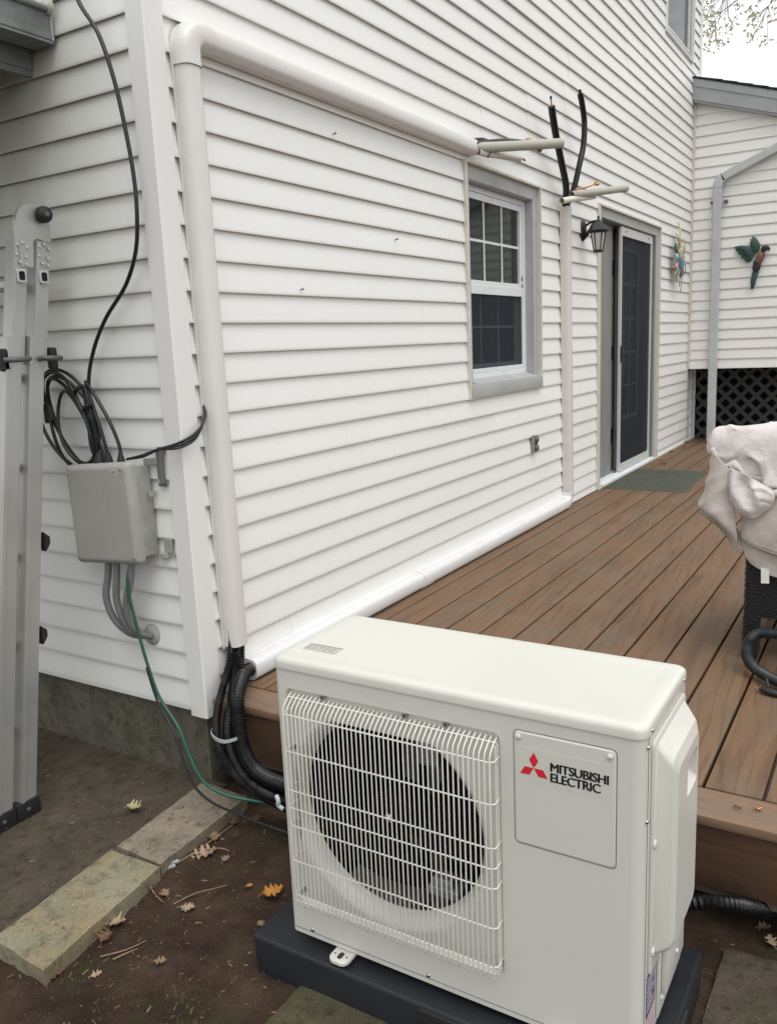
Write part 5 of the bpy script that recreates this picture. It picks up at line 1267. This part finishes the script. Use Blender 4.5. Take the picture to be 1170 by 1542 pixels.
MB().box(CX0+.01, CX1, CY0+.45, CY1, .92, 1.10, .03).build('back', 'rubber', ch)

clo = empty('canvas_cloth', (1.7, 1.3, 1.0), 'crumpled off-white canvas cloth heaped over the black wicker seat', 'cloth')
def fold_noise(x, y, z, s, seed, amp):
    p = Vector((x*s*.5+seed, y*s, z*s-x*s*.45-seed)); q = Vector((noise.noise(p*.7), noise.noise(p*.7+Vector((9, 2, 4))), noise.noise(p*.7-Vector((3, 8, 1)))))
    ph = z*30-x*16+y*7+seed+3.2*q.x+1.5*noise.noise(p*2.1)
    return amp*(1.6*abs(math.sin(ph*s*.12))**.8*(.35+.9*abs(q.y)*1.6)-.5)
def cloth_patch(grid, name, amp=.006, s=9, seed=0, sub=10, thick=.004, mat='cloth'):
    """grid: rows of control points -> spline surface with fold relief"""
    rows = [spline([Vector(p) for p in r], sub) for r in grid]
    colsn = len(rows[0]); cols_ = [spline([r[i] for r in rows], sub) for i in range(colsn)]
    nr = len(cols_[0]); m = MB(); V = [[cols_[i][j] for i in range(colsn)] for j in range(nr)]
    W = []
    for j in range(nr):
        for i in range(colsn):
            a = V[j][max(i-1, 0)]; b_ = V[j][min(i+1, colsn-1)]; c_ = V[max(j-1, 0)][i]; d = V[min(j+1, nr-1)][i]
            nrm = (b_-a).cross(d-c_)
            nrm = nrm.normalized() if nrm.length > 1e-9 else Vector((0, -1, 0))
            p = V[j][i]; W.append(p+nrm*(fold_noise(p.x, p.y, p.z, s, seed, amp)+amp*.25*noise.noise(p*32)))
    m.v = [tuple(p) for p in W]
    for j in range(nr-1):
        for i in range(colsn-1): q = j*colsn+i; m.f.append((q, q+1, q+colsn+1, q+colsn))
    o = m.build(name, mat, clo, smooth=180)
    md = o.modifiers.new('Solidify', 'SOLIDIFY'); md.thickness = thick; md.offset = 0; return o
# top heap: closed, sagging bundle running right; sections along +x
def heap_section(x, y, z, ry, rz, sag=0, n=12):
    out = []
    for i in range(n+1):
        a = 2*math.pi*i/n; out.append((x+sag*math.cos(a)*.3, y-ry*math.cos(a), z+rz*math.sin(a)*(1 if math.sin(a) > 0 else 1.0)))
    return out
T = [heap_section(1.412, 1.17, 1.125, .012, .018), heap_section(1.418, 1.17, 1.125, .050, .045), heap_section(1.440, 1.18, 1.118, .085, .068), heap_section(1.485, 1.20, 1.108, .115, .078), heap_section(1.545, 1.22, 1.095, .150, .104), heap_section(1.61, 1.24, 1.065, .170, .134), heap_section(1.66, 1.26, 1.068, .18, .130), heap_section(1.74, 1.28, 1.085, .19, .11), heap_section(1.9, 1.30, 1.07, .22, .13), heap_section(2.15, 1.33, 1.02, .24, .14), heap_section(2.28, 1.33, .97, .05, .04)]
import numpy as np
def capsule_dist(P, a, b, r0, r1):
    a = np.array(a); b = np.array(b); ab = b-a; t = np.clip(((P-a)@ab)/(ab@ab), 0, 1)
    return np.linalg.norm(P-a-t[..., None]*ab, axis=-1)-(r0+(r1-r0)*t)
def block_dist(P, a, b, rad):
    c = (np.array(a)+b)/2; q = np.abs(P-c)-((np.array(b)-a)/2-rad)
    return np.linalg.norm(np.maximum(q, 0), axis=-1)+np.minimum(q.max(-1), 0)-rad
def heap_dist(P):
    """distance to what lies under the top cloth: seat, back rest and a rolled wad of cloth"""
    d = np.minimum(block_dist(P, (1.555, 1.12, .3), (2.6, 1.75, .98), .02), block_dist(P, (1.465, 1.15, .93), (2.6, 1.62, 1.06), .045))-.012
    d = np.minimum(d, capsule_dist(P, (1.480, 1.185, 1.105), (1.66, 1.20, 1.09), .058, .095))
    return np.minimum(d, capsule_dist(P, (1.66, 1.20, 1.09), (2.6, 1.25, 1.09), .095, .10))
def heap_normal(P, h=1e-3):
    G = np.stack([heap_dist(P+np.eye(3)[i]*h)-heap_dist(P-np.eye(3)[i]*h) for i in range(3)], -1)
    return G/(np.linalg.norm(G, axis=-1, keepdims=True)+1e-9)
def drape_cloth(P, rest, pinned, target, steps=240, rounds=12, gap=.004):
    """small position-based cloth relaxation: stretch, shear and bend links, gravity, contact with the heap"""
    rows, cols_n = P.shape[:2]; X = P.copy(); V = np.zeros_like(X); free = (~pinned).astype(float); dt = 1/120; links = []
    def link(di, dj, L, k_):
        links.append((slice(max(0, -di), rows-max(0, di)), slice(max(0, -dj), cols_n-max(0, dj)), slice(max(0, di), rows-max(0, -di)), slice(max(0, dj), cols_n-max(0, -dj)), L, k_))
    rx, ry = rest; dg = math.hypot(rx, ry)
    link(0, 1, rx, 1); link(1, 0, ry, 1); link(1, 1, dg, .5); link(1, -1, dg, .5)
    link(0, 2, 2*rx, .22); link(2, 0, 2*ry, .22); link(0, 4, 4*rx, .055); link(4, 0, 4*ry, .055)
    for step_ in range(steps):
        V[..., 2] -= 9.8*dt; V *= .985; old = X.copy(); X = X+V*dt*free[..., None]
        t = min(1, step_/(steps*.45)); X[pinned] = (P*(1-t)+target*t)[pinned]
        for turn in range(rounds):
            D = np.zeros_like(X); weight = np.zeros((rows, cols_n))
            for i0, j0, i1, j1, L, k_ in links:
                d = X[i1, j1]-X[i0, j0]; ln = np.linalg.norm(d, axis=-1)+1e-9; st = (ln-L)/ln
                if k_ < .3: st = np.minimum(st, 0)
                c_ = (k_*.5*st)[..., None]*d; D[i0, j0] += c_; D[i1, j1] -= c_; weight[i0, j0] += k_; weight[i1, j1] += k_
            X = X+1.5*D/(weight+1e-6)[..., None]*free[..., None]
            if turn % 6 == 5:
                d = heap_dist(X)-gap; hit = (d < 0) & (~pinned)
                if hit.any():
                    G = heap_normal(X[hit]); X[hit] -= G*d[hit][:, None]
                    if turn == rounds-1:
                        mv = X[hit]-old[hit]; X[hit] -= (mv-(mv*G).sum(-1, keepdims=True)*G)*.35
        V = (X-old)/dt; V *= np.minimum(1, 3/(np.linalg.norm(V, axis=-1, keepdims=True)+1e-9))
    return X
def ripple(U, W, k_, seed):
    g_ = np.random.default_rng(seed); out_ = 0
    for _ in range(10):
        a, b_ = g_.normal(0, k_, 2); p, q = g_.uniform(0, 6.28, 2); out_ = out_+np.sin(a*U+b_*W+p)
    return out_/math.sqrt(10)
NB, MB_ = 74, 60
U, W = np.meshgrid(np.linspace(0, 1, NB), np.linspace(0, 1, MB_)); xx = 1.40+.55*U
P0 = np.stack([xx+.004*ripple(U, W, 16, 11), 1.02+.40*W+.004*ripple(U, W, 16, 13), 1.235+.012*ripple(U, W, 15, 15)], -1)
TG = P0.copy(); fx = xx[0]; fv = W[:, 0]
TG[0] = np.stack([np.maximum(fx, 1.452), np.interp(fx, [1.40, 1.5, 1.62, 1.95], [1.155, 1.115, 1.085, 1.085]), np.interp(fx, [1.40, 1.47, 1.54, 1.615, 1.68, 1.95], [1.065, 1.045, .995, .945, .975, .965])], -1)
TG[-1] = np.stack([np.maximum(xx[-1], 1.47), np.full(NB, 1.37), np.full(NB, 1.06)], -1)
TG[:, 0] = np.stack([1.455-.02*np.sin(fv*3.14), 1.155+.21*fv, 1.065+.035*np.sin(fv*3.14)], -1)
pin = np.zeros((MB_, NB), bool); pin[0] = pin[-1] = True; pin[:, 0] = True
for fu, fw_ in [(.10, .30), (.13, .62), (.22, .16), (.24, .45), (.27, .78), (.36, .28), (.40, .60), (.47, .12), (.52, .42), (.58, .75), (.63, .25), (.72, .55), (.80, .2), (.86, .7), (.93, .4)]:
    i = int(fu*(NB-1)); j = int(fw_*(MB_-1)); f0 = TG[0, i]
    q = np.array([max(TG[0, i, 0]*.5+xx[0, i]*.5, 1.44), 1.03+.30*fw_ if fw_ > .35 else f0[1]-.03, 1.26 if fw_ > .45 else f0[2]+(1.19-f0[2])*fw_*1.7])
    for _ in range(60): q = q-heap_normal(q[None])[0]*(heap_dist(q[None])[0]-.006)*.7
    TG[j, i] = q; pin[j, i] = True
PV = [Vector(p) for p in drape_cloth(P0, (.55/(NB-1)*1.16, .40/(MB_-1)*1.28), pin, TG).reshape(-1, 3).tolist()]
def cloth_grid(PV, n, m_, name, mat, amp, freq, seed):
    mm_ = MB()
    for j in range(m_):
        for i in range(n):
            p = PV[j*n+i]; t1 = PV[j*n+min(i+1, n-1)]-PV[j*n+max(i-1, 0)]; t2 = PV[min(j+1, m_-1)*n+i]-PV[max(j-1, 0)*n+i]
            nr = t1.cross(t2); nr = nr.normalized() if nr.length > 1e-12 else Vector((0, -1, 0))
            if nr.z < -.2 and nr.y > 0: nr = -nr
            ed = min(1, min(i, n-1-i, j, m_-1-j)/6)
            w1 = noise.noise(p*7+Vector((seed, 0, 0))); ph = (p.z*1.0+p.x*.75-p.y*.5)*freq+5*w1
            f_ = (1-abs(math.sin(ph)))**2*max(0, .25+noise.noise(p*9+Vector((0, seed, 3)))*1.6)
            g_ = (1-abs(math.sin((p.x*1.1-p.z*.4)*freq*.8+4*noise.noise(p*6-Vector((seed, 1, 1))))))**3*max(0, noise.noise(p*8+Vector((4, 4, seed))))*1.5
            mm_.v.append(tuple(p+nr*(amp*(f_+g_))*ed))
    for j in range(m_-1):
        for i in range(n-1): q = j*n+i; mm_.f.append((q, q+1, q+n+1, q+n))
    o = mm_.build(name, mat, clo, smooth=180); sd = o.modifiers.new('Smooth', 'SUBSURF'); sd.levels = sd.render_levels = 1
    md = o.modifiers.new('Solidify', 'SOLIDIFY'); md.thickness = .003; return o
cloth_grid(PV, NB, MB_, 'top_bundle', 'cloth', .019, 30, 2)
# left hanging fold, rolled at its hem
L1 = [[(1.455, 1.12, 1.085), (1.475, 1.10, 1.07), (1.495, 1.085, 1.05), (1.520, 1.085, 1.03)],
      [(1.440, 1.12, 1.02), (1.462, 1.085, 1.00), (1.492, 1.070, .985), (1.530, 1.085, .965)],
      [(1.425, 1.12, .95), (1.450, 1.075, .935), (1.490, 1.060, .915), (1.535, 1.080, .880)],
      [(1.408, 1.12, .900), (1.440, 1.070, .890), (1.490, 1.055, .860), (1.548, 1.075, .800)],
      [(1.412, 1.13, .880), (1.440, 1.085, .872), (1.490, 1.075, .838), (1.546, 1.085, .770)]]
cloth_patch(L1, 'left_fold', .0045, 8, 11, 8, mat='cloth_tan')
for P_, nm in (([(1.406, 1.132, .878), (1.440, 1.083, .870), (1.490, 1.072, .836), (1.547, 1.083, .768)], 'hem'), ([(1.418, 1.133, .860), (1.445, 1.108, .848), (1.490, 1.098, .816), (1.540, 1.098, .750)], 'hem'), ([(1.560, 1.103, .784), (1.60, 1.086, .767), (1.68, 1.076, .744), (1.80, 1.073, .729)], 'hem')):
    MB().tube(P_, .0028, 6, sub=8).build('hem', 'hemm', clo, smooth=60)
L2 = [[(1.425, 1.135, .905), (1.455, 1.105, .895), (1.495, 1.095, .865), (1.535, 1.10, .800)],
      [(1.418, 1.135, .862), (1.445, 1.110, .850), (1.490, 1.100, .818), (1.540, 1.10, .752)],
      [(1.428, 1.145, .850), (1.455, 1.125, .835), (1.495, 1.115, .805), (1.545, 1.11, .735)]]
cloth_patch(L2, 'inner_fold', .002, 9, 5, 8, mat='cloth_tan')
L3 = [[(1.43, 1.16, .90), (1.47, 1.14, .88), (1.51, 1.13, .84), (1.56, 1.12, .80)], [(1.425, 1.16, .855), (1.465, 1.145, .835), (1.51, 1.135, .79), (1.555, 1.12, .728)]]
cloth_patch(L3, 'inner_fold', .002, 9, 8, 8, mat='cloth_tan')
# crumpled middle lobe
ctrl = [[(1.508, 1.100, 1.045), (1.535, 1.062, 1.035), (1.575, 1.050, 1.020), (1.615, 1.060, .995), (1.662, 1.090, .965)],
        [(1.508, 1.095, 1.000), (1.530, 1.045, .998), (1.570, 1.062, .985), (1.610, 1.030, .970), (1.664, 1.080, .945)],
        [(1.510, 1.095, .960), (1.532, 1.035, .955), (1.575, 1.045, .950), (1.618, 1.022, .940), (1.660, 1.080, .925)],
        [(1.512, 1.095, .920), (1.545, 1.050, .905), (1.580, 1.020, .905), (1.615, 1.040, .900), (1.650, 1.085, .900)],
        [(1.532, 1.100, .900), (1.560, 1.065, .880), (1.590, 1.050, .868), (1.615, 1.065, .873), (1.636, 1.095, .888)]]
rws = [spline([Vector(p) for p in r_], 9) for r_ in ctrl]; cw = len(rws[0]); cls_ = [spline([r_[i] for r_ in rws], 9) for i in range(cw)]; rh = len(cls_[0])
cloth_grid([cls_[i][j] for j in range(rh) for i in range(cw)], cw, rh, 'middle_lobe', 'cloth', .013, 46, 9)
# hanging front sheets
S1 = [[(1.535, 1.13, 1.02), (1.60, 1.10, 1.01), (1.68, 1.09, 1.0), (1.80, 1.09, .99), (2.1, 1.10, .98)],
      [(1.545, 1.115, .90), (1.60, 1.09, .89), (1.68, 1.085, .88), (1.80, 1.08, .87), (2.1, 1.09, .86)],
      [(1.560, 1.105, .785), (1.60, 1.088, .768), (1.68, 1.078, .745), (1.80, 1.075, .73), (2.1, 1.08, .72)]]
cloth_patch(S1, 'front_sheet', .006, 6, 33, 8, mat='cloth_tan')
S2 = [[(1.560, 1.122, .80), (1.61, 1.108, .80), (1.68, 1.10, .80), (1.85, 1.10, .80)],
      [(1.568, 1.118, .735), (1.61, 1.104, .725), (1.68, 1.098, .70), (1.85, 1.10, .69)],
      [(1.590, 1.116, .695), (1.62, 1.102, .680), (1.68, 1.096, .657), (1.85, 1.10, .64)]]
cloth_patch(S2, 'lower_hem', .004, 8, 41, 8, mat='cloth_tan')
m = MB(); m.add([(1.628, 1.092, .690), (1.655, 1.091, .686), (1.657, 1.086, .636), (1.631, 1.087, .634), (1.628, 1.0905, .690), (1.655, 1.0895, .686), (1.657, 1.0845, .636), (1.631, 1.0855, .634)], [(0, 1, 2, 3), (4, 7, 6, 5), (0, 4, 5, 1), (1, 5, 6, 2), (2, 6, 7, 3), (3, 7, 4, 0)]); m.build('care_tag', 'tag', clo)

hose('flexible_hose', [(1.95, 1.10, .455), (1.78, 1.05, .465), (1.68, 1.045, .470), (1.632, 1.04, .462), (1.607, 1.025, .430), (1.612, .985, .390), (1.648, .945, .368), (1.72, .885, .362), (1.83, .83, .36), (2.0, .80, .36)], .0185, 'black ribbed flexible hose looping beside the wicker leg on the deck', 'ribhose', (.0060, .0013), 16, 12)
pl = empty('power_plug', (1.69, .83, DZ), 'small black power plug lying on the deck below the ribbed hose', 'plug')
MB().tube([(1.672, .838, .343), (1.685, .833, .345), (1.705, .826, .345), (1.725, .822, .343), (1.742, .818, .343)], lambda t: .006+.007*math.sin(math.pi*min(1, t*1.05)), 10, sub=3).build('body', 'rubber', pl, smooth=60)
MB().tube([(1.672, .838, .344), (1.655, .844, .345)], .002, 6).build('prong', 'copper', pl)
MB().tube([(1.70, .828, .348), (1.697, .835, .365), (1.690, .85, .378)], .004, 8, sub=3).tube([(1.742, .818, .343), (1.80, .79, .336), (1.95, .80, .336)], .004, 8, sub=5).build('cord', 'cable', pl, smooth=60)

# ------------------------------------------------------------------ tree beyond the extension
tr = empty('tree', (3.2, 14.5, 0), 'leafy tree behind the extension whose thin branch tips hang into the sky', 'tree')
MB().tube([(3.2, 14.5, -.1), (3.15, 14.5, 2.5), (3.0, 14.4, 5), (2.7, 14.4, 7.4), (2.5, 14.3, 9.6)], lambda t: .26-.18*t, 12, sub=5).build('trunk', 'bark', tr, smooth=60)
rr = random.Random(17); br = MB(); lf = MB(); lf2 = MB()
tips = [(-1.15, 6.9, .55, 26), (-.95, 6.55, .45, 22), (-1.12, 6.2, .16, 11), (-.50, 6.75, .5, 22), (-.35, 6.30, .34, 14), (-.05, 6.6, .45, 16), (-1.05, 7.3, .6, 34), (-.3, 7.3, .6, 34), (.3, 6.9, .6, 26), (-1.7, 7.5, .6, 20)]
def leaf(m, c, s):
    d = Vector((rr.gauss(0, 1), rr.gauss(0, 1), rr.gauss(-.6, .6))).normalized(); n_ = d.orthogonal().normalized(); q = rr.uniform(0, 6.28)
    n_ = (n_*math.cos(q)+d.cross(n_)*math.sin(q)).normalized(); c = Vector(c)
    m.add([c, c+d*s*.45+n_*s*.24, c+d*s, c+d*s*.45-n_*s*.24, c+d*s*.5+d.cross(n_)*s*.07], [(0, 1, 4), (1, 2, 4), (2, 3, 4), (3, 0, 4)])
for (x, z, sp_r, nl) in tips:
    y = 14+rr.uniform(-.4, .4); root = (2.6+rr.uniform(-.2, .2), 14.3, 7.8+rr.uniform(-.8, 1.2)); midp = ((root[0]+x)/2, y, max(z+.9, (root[2]+z)/2+.5))
    br.tube([root, midp, (x+.25, y, z+.45), (x, y, z)], lambda t: .014-.011*t, 6, sub=5)
    for _ in range(max(4, nl//2)):
        cx, cy, cz = x+rr.gauss(0, sp_r*.42), y+rr.gauss(0, .3), z+rr.gauss(.05, sp_r*.36)
        br.tube([(x+.1, y, z+.3), ((x+cx)/2, cy, (z+cz)/2+.08), (cx, cy, cz)], .0045, 4, sub=2)
        for _ in range(11): leaf(lf if rr.random() < .6 else lf2, (cx+rr.gauss(0, .055), cy+rr.gauss(0, .06), cz+rr.gauss(0, .055)), rr.uniform(.055, .105))
for _ in range(170):
    a = rr.uniform(0, 6.28); r = rr.uniform(.4, 2.8); cx, cy, cz = 3.0+r*math.cos(a), 14.5+r*math.sin(a), rr.uniform(7.6, 11.5)-r*.3
    for _ in range(22): leaf(lf if rr.random() < .6 else lf2, (cx+rr.gauss(0, .28), cy+rr.gauss(0, .28), cz+rr.gauss(0, .25)), rr.uniform(.1, .17))
br.build('branches', 'bark', tr, smooth=60); crown = lf.build('crown', 'tree_leaf', tr, kind='stuff'); lf2.build('leaves', 'tree_leaf_dry', tr, kind='stuff')
